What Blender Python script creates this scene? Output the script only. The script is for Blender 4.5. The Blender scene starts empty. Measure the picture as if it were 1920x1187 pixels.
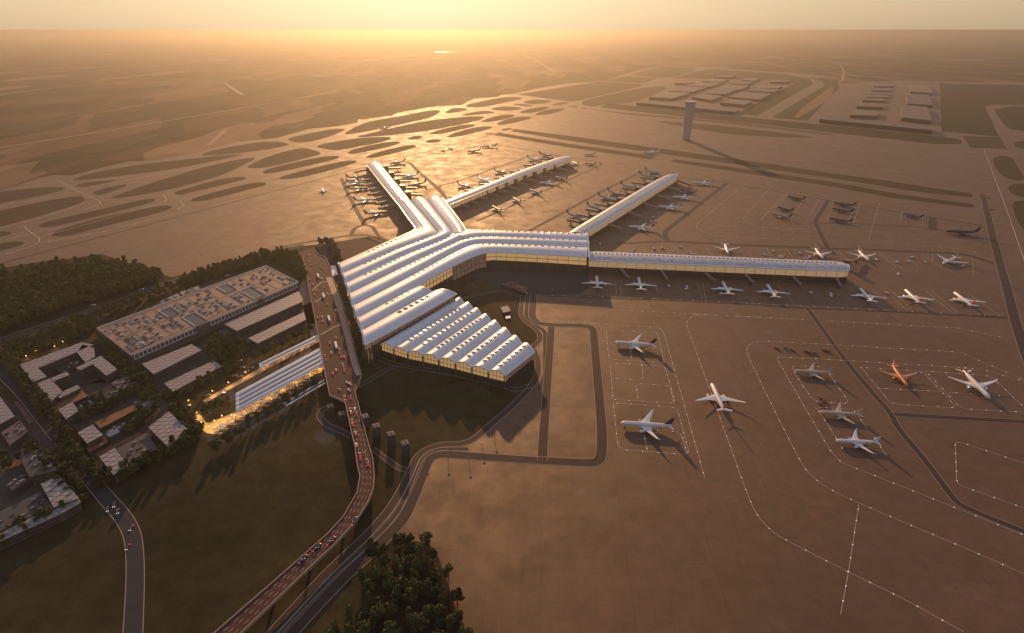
import bpy, math, random
import numpy as np
from mathutils import Vector
random.seed(7)
R = math.radians
scene = bpy.context.scene
COL = scene.collection

# ---------------------------------------------------------------- camera, world, sun
CAMH, FPX, CX, CY = 425.0, 1090.0, 960.0, 540.0
PITCH = math.atan(484.0 / FPX)
cam_data = bpy.data.cameras.new('camera')
cam = bpy.data.objects.new('camera', cam_data); COL.objects.link(cam)
cam.location = (0, 0, CAMH)
cam.rotation_euler = (math.pi / 2 - PITCH, 0, 0)
cam_data.sensor_width = 36.0
cam_data.lens = FPX / 1920.0 * 36.0
cam_data.shift_y = -53.5 / 1920.0
cam_data.clip_start = 1.0
cam_data.clip_end = 250000.0
scene.camera = cam

SUN_EL, SUN_AZ = R(13.3), R(-8.2)
world = bpy.data.worlds.new("World"); scene.world = world
world.use_nodes = True
wn = world.node_tree
wn.nodes.clear()
wo = wn.nodes.new('ShaderNodeOutputWorld'); wb = wn.nodes.new('ShaderNodeBackground')
sky = wn.nodes.new('ShaderNodeTexSky')
sky.sky_type = 'NISHITA'; sky.sun_disc = False
sky.sun_elevation = SUN_EL; sky.sun_rotation = SUN_AZ
sky.altitude = 100; sky.air_density = 1.2; sky.dust_density = 2.5; sky.ozone_density = 1.0
wb.inputs['Strength'].default_value = 0.33
hs = wn.nodes.new('ShaderNodeHueSaturation'); hs.inputs['Saturation'].default_value = 0.9
ga = wn.nodes.new('ShaderNodeGamma'); ga.inputs['Gamma'].default_value = 0.3
wn.links.new(sky.outputs[0], hs.inputs['Color']); wn.links.new(hs.outputs[0], ga.inputs['Color']); ti = wn.nodes.new('ShaderNodeMix'); ti.data_type = 'RGBA'; ti.blend_type = 'MULTIPLY'; ti.inputs[0].default_value = 1.0; ti.inputs[7].default_value = (1.14, 0.96, 0.72, 1)
wtc = wn.nodes.new('ShaderNodeTexCoord'); wsx = wn.nodes.new('ShaderNodeSeparateXYZ'); wmr = wn.nodes.new('ShaderNodeMapRange')
wmr.inputs['From Min'].default_value = 0.04; wmr.inputs['From Max'].default_value = 0.45
wtm = wn.nodes.new('ShaderNodeMix'); wtm.data_type = 'RGBA'; wtm.inputs[6].default_value = (1.16, 0.955, 0.73, 1); wtm.inputs[7].default_value = (0.80, 0.82, 1.02, 1)
wn.links.new(wtc.outputs['Generated'], wsx.inputs[0]); wn.links.new(wsx.outputs['Z'], wmr.inputs['Value']); wn.links.new(wmr.outputs[0], wtm.inputs[0]); wn.links.new(wtm.outputs[2], ti.inputs[7])
wn.links.new(ga.outputs[0], ti.inputs[6]); wn.links.new(ti.outputs[2], wb.inputs['Color']); wn.links.new(wb.outputs[0], wo.inputs['Surface'])

sd = bpy.data.lights.new('sun', 'SUN'); so = bpy.data.objects.new('sun', sd); COL.objects.link(so)
sunvec = Vector((math.sin(SUN_AZ) * math.cos(SUN_EL), math.cos(SUN_AZ) * math.cos(SUN_EL), math.sin(SUN_EL)))
so.rotation_euler = sunvec.to_track_quat('Z', 'Y').to_euler()
sd.energy = 5.0; sd.angle = R(0.8); sd.color = (1.0, 0.55, 0.235)
vs = scene.view_settings
vs.view_transform = 'Standard'; vs.look = 'None'; vs.gamma = 1.0; vs.exposure = 0.0
vs.use_curve_mapping = False
scene.cycles.use_denoising = True
scene.cycles.volume_bounces = 1
scene.cycles.max_bounces = 6
scene.cycles.sample_clamp_indirect = 4.0
HAZE_DENSITY = 0.00007

# ---------------------------------------------------------------- pixel -> place
SP, CP = math.sin(PITCH), math.cos(PITCH)
def P(x, y, z=0.0):
    a, b = x - CX, CY - y
    d = Vector((a, b * SP + FPX * CP, b * CP - FPX * SP))
    t = (z - CAMH) / d.z
    return Vector((d.x * t, d.y * t, z))
def W(pts, z=0.0): return [P(x, y, z) for x, y in pts]
def C(ox, oy, s, pts): return [(ox + x / s, oy + y / s) for x, y in pts]

# ---------------------------------------------------------------- materials
MATS = {}
def mat(name, col, rough=0.7, spec=0.4, metal=0.0, noise=0.0, scale=0.02, col2=None, emit=None, estr=0.0, detail=4.0, big=0.0, bump=0.0):
    if name in MATS: return MATS[name]
    m = bpy.data.materials.new(name); m.use_nodes = True
    n = m.node_tree.nodes; l = m.node_tree.links
    b = n['Principled BSDF']
    b.inputs['Roughness'].default_value = rough
    b.inputs['Specular IOR Level'].default_value = spec
    b.inputs['Metallic'].default_value = metal
    c4 = (*col, 1)
    b.inputs['Base Color'].default_value = c4
    if noise > 0:
        tc = n.new('ShaderNodeTexCoord'); nt = n.new('ShaderNodeTexNoise')
        nt.inputs['Scale'].default_value = scale; nt.inputs['Detail'].default_value = detail
        nt.inputs['Roughness'].default_value = 0.65
        l.new(tc.outputs['Object'], nt.inputs['Vector'])
        rp = n.new('ShaderNodeMapRange'); rp.inputs['From Min'].default_value = 0.32; rp.inputs['From Max'].default_value = 0.68
        l.new(nt.outputs['Fac'], rp.inputs['Value'])
        mx = n.new('ShaderNodeMix'); mx.data_type = 'RGBA'
        c2 = col2 if col2 else tuple(c * (1 - noise) for c in col)
        mx.inputs[6].default_value = c4; mx.inputs[7].default_value = (*c2, 1)
        l.new(rp.outputs['Result'], mx.inputs[0])
        out = mx.outputs[2]
        if big > 0:
            n2 = n.new('ShaderNodeTexNoise'); n2.inputs['Scale'].default_value = scale / 14; n2.inputs['Detail'].default_value = 3
            l.new(tc.outputs['Object'], n2.inputs['Vector'])
            r2 = n.new('ShaderNodeMapRange'); r2.inputs['From Min'].default_value = 0.3; r2.inputs['From Max'].default_value = 0.7
            r2.inputs['To Min'].default_value = 1 - big; r2.inputs['To Max'].default_value = 1 + big
            l.new(n2.outputs['Fac'], r2.inputs['Value'])
            vm = n.new('ShaderNodeVectorMath'); vm.operation = 'SCALE'
            l.new(out, vm.inputs[0]); l.new(r2.outputs['Result'], vm.inputs['Scale'])
            out = vm.outputs[0]
        l.new(out, b.inputs['Base Color'])
        if bump > 0:
            bp = n.new('ShaderNodeBump'); bp.inputs['Strength'].default_value = bump; bp.inputs['Distance'].default_value = 1.0
            l.new(nt.outputs['Fac'], bp.inputs['Height']); l.new(bp.outputs[0], b.inputs['Normal'])
    if emit:
        b.inputs['Emission Color'].default_value = (*emit, 1); b.inputs['Emission Strength'].default_value = estr
    MATS[name] = m
    return m

APRON = mat('concrete_apron', (0.124, 0.058, 0.033), 0.60, 1.0, noise=0.42, scale=0.07, big=0.18, detail=12)
def add_slabs(m, pitch, ang, amt, mort=0.12):
    n = m.node_tree.nodes; l = m.node_tree.links; b = n['Principled BSDF']
    src = b.inputs['Base Color'].links[0].from_socket
    tc = n.new('ShaderNodeTexCoord'); mp = n.new('ShaderNodeMapping'); mp.inputs['Rotation'].default_value = (0, 0, ang)
    l.new(tc.outputs['Object'], mp.inputs['Vector'])
    br = n.new('ShaderNodeTexBrick'); br.offset = 0.0
    br.inputs['Scale'].default_value = 1.0; br.inputs['Brick Width'].default_value = pitch; br.inputs['Row Height'].default_value = pitch
    br.inputs['Mortar Size'].default_value = mort; br.inputs['Mortar Smooth'].default_value = 0.3
    br.inputs['Color1'].default_value = (1, 1, 1, 1); br.inputs['Color2'].default_value = (1 - amt,) * 3 + (1,)
    br.inputs['Mortar'].default_value = (1 - 1.6 * amt,) * 3 + (1,)
    l.new(mp.outputs[0], br.inputs['Vector'])
    mx = n.new('ShaderNodeMix'); mx.data_type = 'RGBA'; mx.blend_type = 'MULTIPLY'; mx.inputs[0].default_value = 1
    l.new(src, mx.inputs[6]); l.new(br.outputs['Color'], mx.inputs[7]); l.new(mx.outputs[2], b.inputs['Base Color'])
add_slabs(APRON, 15.0, R(4), 0.16, 0.4)
add_slabs(APRON, 75.0, R(4), 0.14, 0.5)
_b = APRON.node_tree.nodes['Principled BSDF']; _b.inputs['Specular Tint'].default_value = (1.0, 0.74, 0.48, 1)
_n = APRON.node_tree.nodes.new('ShaderNodeTexNoise'); _n.inputs['Scale'].default_value = 0.022; _n.inputs['Detail'].default_value = 9; _n.inputs['Roughness'].default_value = 0.7
_t = APRON.node_tree.nodes.new('ShaderNodeTexCoord'); _r = APRON.node_tree.nodes.new('ShaderNodeMapRange')
_r.inputs['From Min'].default_value = 0.35; _r.inputs['From Max'].default_value = 0.65; _r.inputs['To Min'].default_value = 0.60; _r.inputs['To Max'].default_value = 0.78
APRON.node_tree.links.new(_t.outputs['Object'], _n.inputs['Vector']); APRON.node_tree.links.new(_n.outputs['Fac'], _r.inputs['Value']); APRON.node_tree.links.new(_r.outputs[0], _b.inputs['Roughness'])
GRASS = mat('mown_grass', (0.066, 0.049, 0.021), 0.95, 0.1, noise=0.55, scale=0.05, big=0.45, detail=12, bump=0.5)
ISLE = mat('dry_grass', (0.072, 0.048, 0.026), 0.95, 0.1, noise=0.25, scale=0.02, big=0.12, detail=6)
DARKGRASS = mat('damp_grass', (0.045, 0.036, 0.018), 0.95, 0.1, noise=0.35, scale=0.02, big=0.12)
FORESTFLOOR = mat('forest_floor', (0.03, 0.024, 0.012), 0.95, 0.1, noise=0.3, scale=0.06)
ROADB = mat('service_road', (0.062, 0.040, 0.032), 0.8, 0.2, noise=0.2, scale=0.08)
ASPH = mat('asphalt', (0.048, 0.044, 0.046), 0.85, 0.15, noise=0.2, scale=0.1)
DECKM = mat('viaduct_asphalt', (0.100, 0.048, 0.037), 0.85, 0.15, noise=0.25, scale=0.1)
KERB = mat('kerb_line', (0.36, 0.26, 0.19), 0.7, 0.3)
PAINT = mat('marking_paint', (0.55, 0.42, 0.32), 0.7, 0.3)
PAVE = mat('paving', (0.085, 0.065, 0.052), 0.85, 0.15, noise=0.3, scale=0.1)
PAVE2 = mat('paving_pale', (0.40, 0.28, 0.19), 0.7, 0.3, noise=0.3, scale=0.1)  # raised albedo also carries the sunlit glow of the viaduct footway
DECKW = mat('timber_deck', (0.24, 0.10, 0.045), 0.7, 0.3, noise=0.4, scale=0.15)
METAL = mat('roof_metal', (0.74, 0.735, 0.76), 0.42, 0.7, metal=0.0, noise=0.08, scale=0.12)
METALPIER = mat('pier_roof_metal', (0.73, 0.72, 0.73), 0.42, 0.6, metal=0.0, noise=0.16, scale=0.12)
def add_ribs(m, w=6.0, h=3.0, dark=0.6, var=0.12, mort=0.22):
    n = m.node_tree.nodes; l = m.node_tree.links; b = n['Principled BSDF']
    src = b.inputs['Base Color'].links[0].from_socket
    uv = n.new('ShaderNodeUVMap'); uv.uv_map = 'panels'
    br = n.new('ShaderNodeTexBrick'); br.offset = 0.0; br.inputs['Scale'].default_value = 1.0
    br.inputs['Brick Width'].default_value = w; br.inputs['Row Height'].default_value = h
    br.inputs['Mortar Size'].default_value = mort; br.inputs['Mortar Smooth'].default_value = 0.4
    br.inputs['Color1'].default_value = (1, 1, 1, 1); br.inputs['Color2'].default_value = (1 - var,) * 3 + (1,); br.inputs['Mortar'].default_value = (dark,) * 3 + (1,)
    l.new(uv.outputs[0], br.inputs['Vector'])
    mx = n.new('ShaderNodeMix'); mx.data_type = 'RGBA'; mx.blend_type = 'MULTIPLY'; mx.inputs[0].default_value = 1
    l.new(src, mx.inputs[6]); l.new(br.outputs['Color'], mx.inputs[7]); l.new(mx.outputs[2], b.inputs['Base Color'])
add_ribs(METAL)
add_ribs(METALPIER, 4.5, 2.4, 0.42, 0.45, 0.35)
METALR = mat('rail_roof_metal', (0.48, 0.51, 0.56), 0.4, 0.5, metal=0.2, noise=0.1, scale=0.3)
TRIM = mat('white_trim', (0.72, 0.71, 0.69), 0.35, 0.5)
SKYG = mat('skylight_glass', (0.12, 0.13, 0.12), 0.12, 0.8)
SKYL = mat('skylight_frame', (0.52, 0.51, 0.49), 0.4, 0.5)
GLASSW = mat('lit_glass', (0.25, 0.18, 0.10), 0.2, 0.6, emit=(1.0, 0.58, 0.24), estr=0.40, noise=0.5, scale=0.12)
GLASSP = mat('pier_glass', (0.42, 0.32, 0.22), 0.3, 0.6, emit=(1.0, 0.62, 0.30), estr=0.26, noise=0.3, scale=0.1)
GLASSD = mat('dim_glass', (0.28, 0.20, 0.17), 0.2, 0.7, emit=(1.0, 0.55, 0.35), estr=0.06, noise=0.4, scale=0.1)
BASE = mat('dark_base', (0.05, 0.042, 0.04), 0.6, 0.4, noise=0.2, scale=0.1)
CONC = mat('concrete', (0.28, 0.24, 0.21), 0.7, 0.3, noise=0.2, scale=0.1)
STEEL = mat('brown_steel', (0.10, 0.065, 0.05), 0.5, 0.5)
BRIDGE = mat('bridge_panel', (0.22, 0.17, 0.15), 0.5, 0.5, noise=0.1, scale=0.3)
TOWERM = mat('tower_cladding', (0.34, 0.30, 0.30), 0.5, 0.4, noise=0.1, scale=0.05)
CARGO = mat('warehouse_roof', (0.115, 0.075, 0.052), 0.6, 0.4, noise=0.2, scale=0.02)
CARGOW = mat('warehouse_wall', (0.085, 0.06, 0.05), 0.7, 0.3, noise=0.2, scale=0.05)
PARKR = mat('carpark_roof', (0.30, 0.20, 0.155), 0.7, 0.3, noise=0.2, scale=0.15)
LANE = mat('carpark_lane', (0.17, 0.10, 0.07), 0.7, 0.3, noise=0.2, scale=0.2)
BARK = mat('bark', (0.06, 0.04, 0.028), 0.9, 0.2)
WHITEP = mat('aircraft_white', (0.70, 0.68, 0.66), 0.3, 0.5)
def colour_mat(name, c, r=0.4, s=0.5): return mat(name, c, r, s)

def lattice(name, c1, c2, pitch, ang):
    m = mat(name, c1, 0.55, 0.4, noise=0.15, scale=0.1)
    n = m.node_tree.nodes; l = m.node_tree.links; b = n['Principled BSDF']
    src = b.inputs['Base Color'].links[0].from_socket
    tc = n.new('ShaderNodeTexCoord')
    facs = []
    for k, (a, p) in enumerate(((ang, pitch), (ang + R(62), pitch))):
        mp = n.new('ShaderNodeMapping'); mp.inputs['Rotation'].default_value = (0, 0, a)
        l.new(tc.outputs['Object'], mp.inputs['Vector'])
        sx = n.new('ShaderNodeSeparateXYZ'); l.new(mp.outputs[0], sx.inputs[0])
        dv = n.new('ShaderNodeMath'); dv.operation = 'DIVIDE'; dv.inputs[1].default_value = p; l.new(sx.outputs['X'], dv.inputs[0])
        fr = n.new('ShaderNodeMath'); fr.operation = 'FRACT'; l.new(dv.outputs[0], fr.inputs[0])
        lt = n.new('ShaderNodeMath'); lt.operation = 'LESS_THAN'; lt.inputs[1].default_value = 0.16; l.new(fr.outputs[0], lt.inputs[0])
        facs.append(lt.outputs[0])
    mxm = n.new('ShaderNodeMath'); mxm.operation = 'MAXIMUM'; l.new(facs[0], mxm.inputs[0]); l.new(facs[1], mxm.inputs[1])
    mx = n.new('ShaderNodeMix'); mx.data_type = 'RGBA'; mx.inputs[7].default_value = (*c2, 1)
    l.new(mxm.outputs[0], mx.inputs[0]); l.new(src, mx.inputs[6]); l.new(mx.outputs[2], b.inputs['Base Color'])
    return m
LATT = lattice('lattice_roof', (0.30, 0.26, 0.25), (0.09, 0.065, 0.06), 7.5, R(20))
LATTB = lattice('lattice_roof_small', (0.24, 0.22, 0.22), (0.10, 0.08, 0.08), 5.0, R(50))

def field_material():
    m = bpy.data.materials.new('farmland'); m.use_nodes = True
    n = m.node_tree.nodes; l = m.node_tree.links; b = n['Principled BSDF']
    b.inputs['Roughness'].default_value = 0.95; b.inputs['Specular IOR Level'].default_value = 0.1
    tc = n.new('ShaderNodeTexCoord')
    prev = None
    for k, (sc, ang, st) in enumerate(((1 / 230.0, R(28), 0.30), (1 / 150.0, R(-14), 0.5))):
        mp = n.new('ShaderNodeMapping'); mp.inputs['Rotation'].default_value = (0, 0, ang); mp.inputs['Scale'].default_value = (sc, sc * st, 1)
        l.new(tc.outputs['Object'], mp.inputs['Vector'])
        vo = n.new('ShaderNodeTexVoronoi'); vo.distance = 'CHEBYCHEV'; vo.inputs['Scale'].default_value = 1.0; vo.inputs['Randomness'].default_value = 0.8
        l.new(mp.outputs[0], vo.inputs['Vector'])
        sp = n.new('ShaderNodeSeparateColor'); l.new(vo.outputs['Color'], sp.inputs[0])
        cr = n.new('ShaderNodeValToRGB'); cr.color_ramp.interpolation = 'CONSTANT'
        els = cr.color_ramp.elements
        cols = [(0.0, (0.030, 0.032, 0.014)), (0.2, (0.14, 0.068, 0.034)), (0.38, (0.050, 0.038, 0.018)), (0.52, (0.27, 0.135, 0.068)),
                (0.66, (0.034, 0.030, 0.016)), (0.8, (0.085, 0.044, 0.024)), (0.93, (0.38, 0.22, 0.12))]
        els[0].position = 0; els[0].color = (*cols[0][1], 1)
        els[1].position = cols[1][0]; els[1].color = (*cols[1][1], 1)
        for p, c in cols[2:]:
            e = els.new(p); e.color = (*c, 1)
        l.new(sp.outputs[k], cr.inputs[0])
        if prev is None: prev = cr.outputs[0]
        else:
            mx = n.new('ShaderNodeMix'); mx.data_type = 'RGBA'; mx.inputs[0].default_value = 0.3
            l.new(prev, mx.inputs[6]); l.new(cr.outputs[0], mx.inputs[7]); prev = mx.outputs[2]
    nz = n.new('ShaderNodeTexNoise'); nz.inputs['Scale'].default_value = 0.0012; nz.inputs['Detail'].default_value = 8
    l.new(tc.outputs['Object'], nz.inputs['Vector'])
    rr = n.new('ShaderNodeMapRange'); rr.inputs['From Min'].default_value = 0.3; rr.inputs['From Max'].default_value = 0.7
    rr.inputs['To Min'].default_value = 0.42; rr.inputs['To Max'].default_value = 0.85
    l.new(nz.outputs['Fac'], rr.inputs['Value'])
    vm = n.new('ShaderNodeVectorMath'); vm.operation = 'SCALE'; l.new(prev, vm.inputs[0]); l.new(rr.outputs[0], vm.inputs['Scale'])
    l.new(vm.outputs[0], b.inputs['Base Color'])
    return m
FIELD = field_material()

def foliage(name, c, c2):
    m = bpy.data.materials.new(name); m.use_nodes = True
    n = m.node_tree.nodes; l = m.node_tree.links; b = n['Principled BSDF']
    b.inputs['Roughness'].default_value = 0.8; b.inputs['Specular IOR Level'].default_value = 0.2
    oi = n.new('ShaderNodeObjectInfo'); tc = n.new('ShaderNodeTexCoord'); nz = n.new('ShaderNodeTexNoise')
    nz.inputs['Scale'].default_value = 0.35; l.new(tc.outputs['Object'], nz.inputs['Vector'])
    ad = n.new('ShaderNodeMath'); ad.operation = 'ADD'; l.new(oi.outputs['Random'], ad.inputs[0]); l.new(nz.outputs['Fac'], ad.inputs[1])
    mr = n.new('ShaderNodeMapRange'); mr.inputs['From Min'].default_value = 0.4; mr.inputs['From Max'].default_value = 1.6
    l.new(ad.outputs[0], mr.inputs['Value'])
    mx = n.new('ShaderNodeMix'); mx.data_type = 'RGBA'; mx.inputs[6].default_value = (*c, 1); mx.inputs[7].default_value = (*c2, 1)
    l.new(mr.outputs[0], mx.inputs[0]); l.new(mx.outputs[2], b.inputs['Base Color'])
    return m
LEAF = foliage('foliage', (0.030, 0.040, 0.014), (0.125, 0.115, 0.032))  # second tone brightened to put warm sunlit highlights into the leaves

# ---------------------------------------------------------------- mesh helpers
class MB:
    def __init__(s): s.v = []; s.f = []; s.m = []; s.mats = []
    def mi(s, m):
        if m not in s.mats: s.mats.append(m)
        return s.mats.index(m)
    def face(s, pts, m):
        b = len(s.v); s.v += [tuple(p) for p in pts]; s.f.append(tuple(range(b, b + len(pts)))); s.m.append(s.mi(m))
    def mesh(s, vs, fs, m):
        b = len(s.v); s.v += [tuple(p) for p in vs]; k = s.mi(m)
        for f in fs: s.f.append(tuple(b + i for i in f)); s.m.append(k)
    def box(s, c, size, m, rot=0.0, z0=None):
        cx, cy, cz = c; sx, sy, sz = size; ca, sa = math.cos(rot), math.sin(rot)
        vs = []
        for dz in (-.5, .5):
            for dx, dy in ((-.5, -.5), (.5, -.5), (.5, .5), (-.5, .5)):
                x, y = dx * sx, dy * sy
                vs.append((cx + x * ca - y * sa, cy + x * sa + y * ca, cz + dz * sz))
        s.mesh(vs, [(3, 2, 1, 0), (4, 5, 6, 7), (0, 1, 5, 4), (1, 2, 6, 5), (2, 3, 7, 6), (3, 0, 4, 7)], m)
    def prism(s, pts, z0, z1, mtop, mside):
        pts = [Vector((p[0], p[1], 0)) for p in pts]
        a = sum(pts[i].x * pts[(i + 1) % len(pts)].y - pts[(i + 1) % len(pts)].x * pts[i].y for i in range(len(pts)))
        if a < 0: pts = pts[::-1]
        s.face([(p.x, p.y, z1) for p in pts], mtop)
        for i in range(len(pts)):
            p, q = pts[i], pts[(i + 1) % len(pts)]
            s.face([(p.x, p.y, z0), (q.x, q.y, z0), (q.x, q.y, z1), (p.x, p.y, z1)], mside)
    def tube(s, p, q, r0, r1, m, n=8, cap=True):
        p, q = Vector(p), Vector(q); d = (q - p).normalized()
        u = d.cross(Vector((0, 0, 1))) if abs(d.z) < 0.95 else d.cross(Vector((1, 0, 0)))
        u.normalize(); w = d.cross(u)
        vs = []
        for c, r in ((p, r0), (q, r1)):
            for i in range(n):
                a = 2 * math.pi * i / n
                vs.append(c + u * (r * math.cos(a)) + w * (r * math.sin(a)))
        fs = [(i, n + i, n + (i + 1) % n, (i + 1) % n) for i in range(n)]
        if cap: fs += [tuple(range(n)), tuple(range(2 * n - 1, n - 1, -1))]
        s.mesh(vs, fs, m)
    def data(s, name, smooth=False):
        me = bpy.data.meshes.new(name); me.from_pydata(s.v, [], s.f)
        for m in s.mats: me.materials.append(m)
        me.polygons.foreach_set('material_index', s.m)
        if smooth: me.polygons.foreach_set('use_smooth', [True] * len(s.f))
        me.update(); return me
    def build(s, name, parent=None, smooth=False):
        return inst(name, s.data(name, smooth), parent)

def inst(name, me, parent=None):
    o = bpy.data.objects.new(name, me); COL.objects.link(o)
    if parent is not None: o.parent = parent
    return o
def tag(o, label=None, cat=None, group=None, kind=None):
    if label: o['label'] = label
    if cat: o['category'] = cat
    if group: o['group'] = group
    if kind: o['kind'] = kind
    return o
def empty(name, loc=(0, 0, 0), rz=0.0, label=None, cat=None, group=None, sc=1.0):
    o = bpy.data.objects.new(name, None); COL.objects.link(o)
    o.location = loc; o.rotation_euler = (0, 0, rz); o.scale = (sc, sc, sc)
    return tag(o, label, cat, group)
def struct(name, mb, smooth=False): return tag(mb.build(name, None, smooth), kind='structure')

def chaikin(pts, n=2, closed=True):
    for _ in range(n):
        out = []
        N = len(pts)
        if closed:
            for i in range(N):
                a, b = pts[i], pts[(i + 1) % N]; out += [a * .75 + b * .25, a * .25 + b * .75]
        else:
            out = [pts[0]]
            for i in range(N - 1):
                a, b = pts[i], pts[i + 1]
                if i > 0: out.append(a * .75 + b * .25)
                if i < N - 2: out.append(a * .25 + b * .75)
            out.append(pts[-1])
        pts = out
    return pts
def round_corners(pts, r):
    """open polyline with corners rounded over at most r metres"""
    out = [pts[0]]
    for i in range(1, len(pts) - 1):
        a, b, c = pts[i - 1], pts[i], pts[i + 1]
        la, lc = (a - b).length, (c - b).length
        ra, rc = min(r, la * .45), min(r, lc * .45)
        p, q = b + (a - b) * (ra / max(la, 1e-6)), b + (c - b) * (rc / max(lc, 1e-6))
        for t in (0, .2, .4, .6, .8, 1):
            out.append(p * (1 - t) ** 2 + b * (2 * t * (1 - t)) + q * t * t)
    out.append(pts[-1]); return out
def offset(pts, d, closed=False):
    out = []; N = len(pts)
    for i in range(N):
        a = pts[i - 1] if (i > 0 or closed) else None
        c = pts[(i + 1) % N] if (i < N - 1 or closed) else None
        b = pts[i]; ns = []
        for p, q in ((a, b), (b, c)):
            if p is None or q is None: continue
            t = q - p
            if t.length < 1e-6: continue
            t.normalize(); ns.append(Vector((-t.y, t.x, 0)))
        if not ns: out.append(b.copy()); continue
        n = ns[0] if len(ns) == 1 else (ns[0] + ns[1])
        if n.length < 1e-3: n = ns[0]
        n = n.normalized(); k = 1 / max(0.5, n.dot(ns[0]))
        out.append(b + n * (d * k))
    return out
def strip(mb, L, Rr, m, z=None):
    for i in range(len(L) - 1):
        q = [Rr[i], Rr[i + 1], L[i + 1], L[i]]
        if z is not None: q = [(p[0], p[1], z) for p in q]
        mb.face(q, m)
def ribbon(mb, pts, w, z, m, r=0.0):
    if r > 0: pts = round_corners(pts, r)
    strip(mb, offset(pts, w / 2), offset(pts, -w / 2), m, z)
    return pts
def along(pts, step, start=0.0):
    out = []; d = start; acc = 0.0
    for i in range(len(pts) - 1):
        a, b = pts[i], pts[i + 1]; L = (b - a).length
        while d <= acc + L and L > 1e-6:
            out.append((a + (b - a) * ((d - acc) / L), math.atan2(b.y - a.y, b.x - a.x))); d += step
        acc += L
    return out

# ================================================================ SETTING
g = MB()
N = 160
rim = [(70000 * math.cos(2 * math.pi * i / N), 70000 * math.sin(2 * math.pi * i / N), -0.4) for i in range(N)]
g.face(rim, FIELD)
struct('ground', g)

# ---- apron
top = C(0, 0, 3, [(-600, 1240), (0, 1070), (220, 1002), (300, 985), (400, 988), (580, 940), (730, 908), (870, 903), (1140, 850), (1340, 797), (1560, 775), (1740, 725), (1900, 710)]) + \
      C(560, 0, 3, [(330, 690), (335, 672), (380, 670), (520, 650), (555, 635), (740, 602), (920, 590), (950, 572), (990, 555), (1120, 545), (1140, 533), (1200, 530), (1330, 500), (1500, 470), (1720, 455), (1820, 420), (1920, 393)]) + \
      [(1243, 123), (1330, 126), (1440, 134), (1505, 142), (1560, 157), (1600, 155), (1680, 151), (1760, 153), (1920, 156), (2300, 165), (2500, 400), (2500, 1300), (-900, 1300)]
ap = MB(); ap.face(W(top, 0.0), APRON); struct('apron', ap)

# ---- grass
isl = MB()
def island(px, m=ISLE, n=2, z=0.05, mb=None):
    p = W(px)
    a = sum(p[i].x * p[(i + 1) % len(p)].y - p[(i + 1) % len(p)].x * p[i].y for i in range(len(p)))
    if a < 0: p = p[::-1]
    p = chaikin(p, n) if n else p
    (mb or isl).face([(q.x, q.y, z) for q in p], m)
I5 = lambda p: C(0, 280, 5.333, p)
I6 = lambda p: C(340, 200, 5.333, p)
I7 = lambda p: C(640, 160, 5.333, p)
I1 = lambda p: C(880, 100, 4.571, p)
I0 = lambda p: C(1180, 100, 5.053, p)
I15 = lambda p: C(1520, 100, 4.8, p)
I16 = lambda p: C(1560, 260, 5.333, p)
for q in ([(-400, 470), (580, 362), (695, 412), (-400, 615)], [(-400, 700), (765, 450), (880, 507), (700, 580), (-400, 890)],
          [(-300, 830), (60, 818), (125, 832), (90, 860), (-300, 940)], [(-300, 990), (150, 915), (260, 930), (200, 970), (-300, 1090)],
          [(735, 350), (1000, 318), (1190, 303), (1100, 330), (820, 388)], [(900, 428), (1200, 352), (1290, 350), (1200, 395), (980, 468)],
          [(370, 775), (430, 735), (700, 668), (1100, 580), (1450, 494), (1565, 490), (1540, 530), (1100, 640), (600, 762), (470, 780)],
          [(510, 860), (560, 815), (800, 740), (1200, 640), (1650, 555), (1740, 572), (1650, 622), (1000, 780), (680, 868), (560, 875)]):
    island(I5(q), n=2)
island(I5([(700, 312), (900, 238), (1400, 150)]) + I6([(0, 533), (400, 486), (645, 474), (560, 497), (0, 612)]) + I5([(1300, 257), (760, 315)]))
island(I5([(1095, 487), (1200, 448), (1500, 340), (1830, 240)]) + I6([(200, 612), (600, 518), (765, 508), (650, 572), (400, 692), (0, 802)]) + I5([(1500, 442), (1150, 494)]))
island(I5([(1730, 438), (1800, 408)]) + I6([(0, 835), (400, 718), (600, 698), (672, 714), (550, 752), (200, 832), (0, 882)]) + I5([(1760, 452)]))
for q in ([(190, 482), (300, 438), (700, 363), (900, 346), (1000, 353), (1125, 384), (650, 461), (250, 493)],
          [(1015, 327), (1250, 273), (1500, 223), (1645, 218), (1620, 242), (1450, 312), (1200, 371)],
          [(640, 607), (750, 548), (950, 468), (1200, 410), (1265, 418), (1428, 467), (1300, 502), (900, 602), (720, 621)],
          [(785, 662), (900, 608), (1400, 498), (1575, 490), (1585, 514), (1400, 562), (900, 673)],
          [(965, 713), (1100, 668), (1600, 543), (1765, 538), (1735, 571), (1200, 712), (1010, 731)],
          [(80, 936), (200, 888), (700, 758), (845, 758), (850, 786), (700, 822), (250, 943), (110, 950)]):
    island(I6(q))
island([(580, 274.2), (660, 260), (715, 256), (737, 258), (725, 265), (640, 281), (628, 282.5)])
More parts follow.
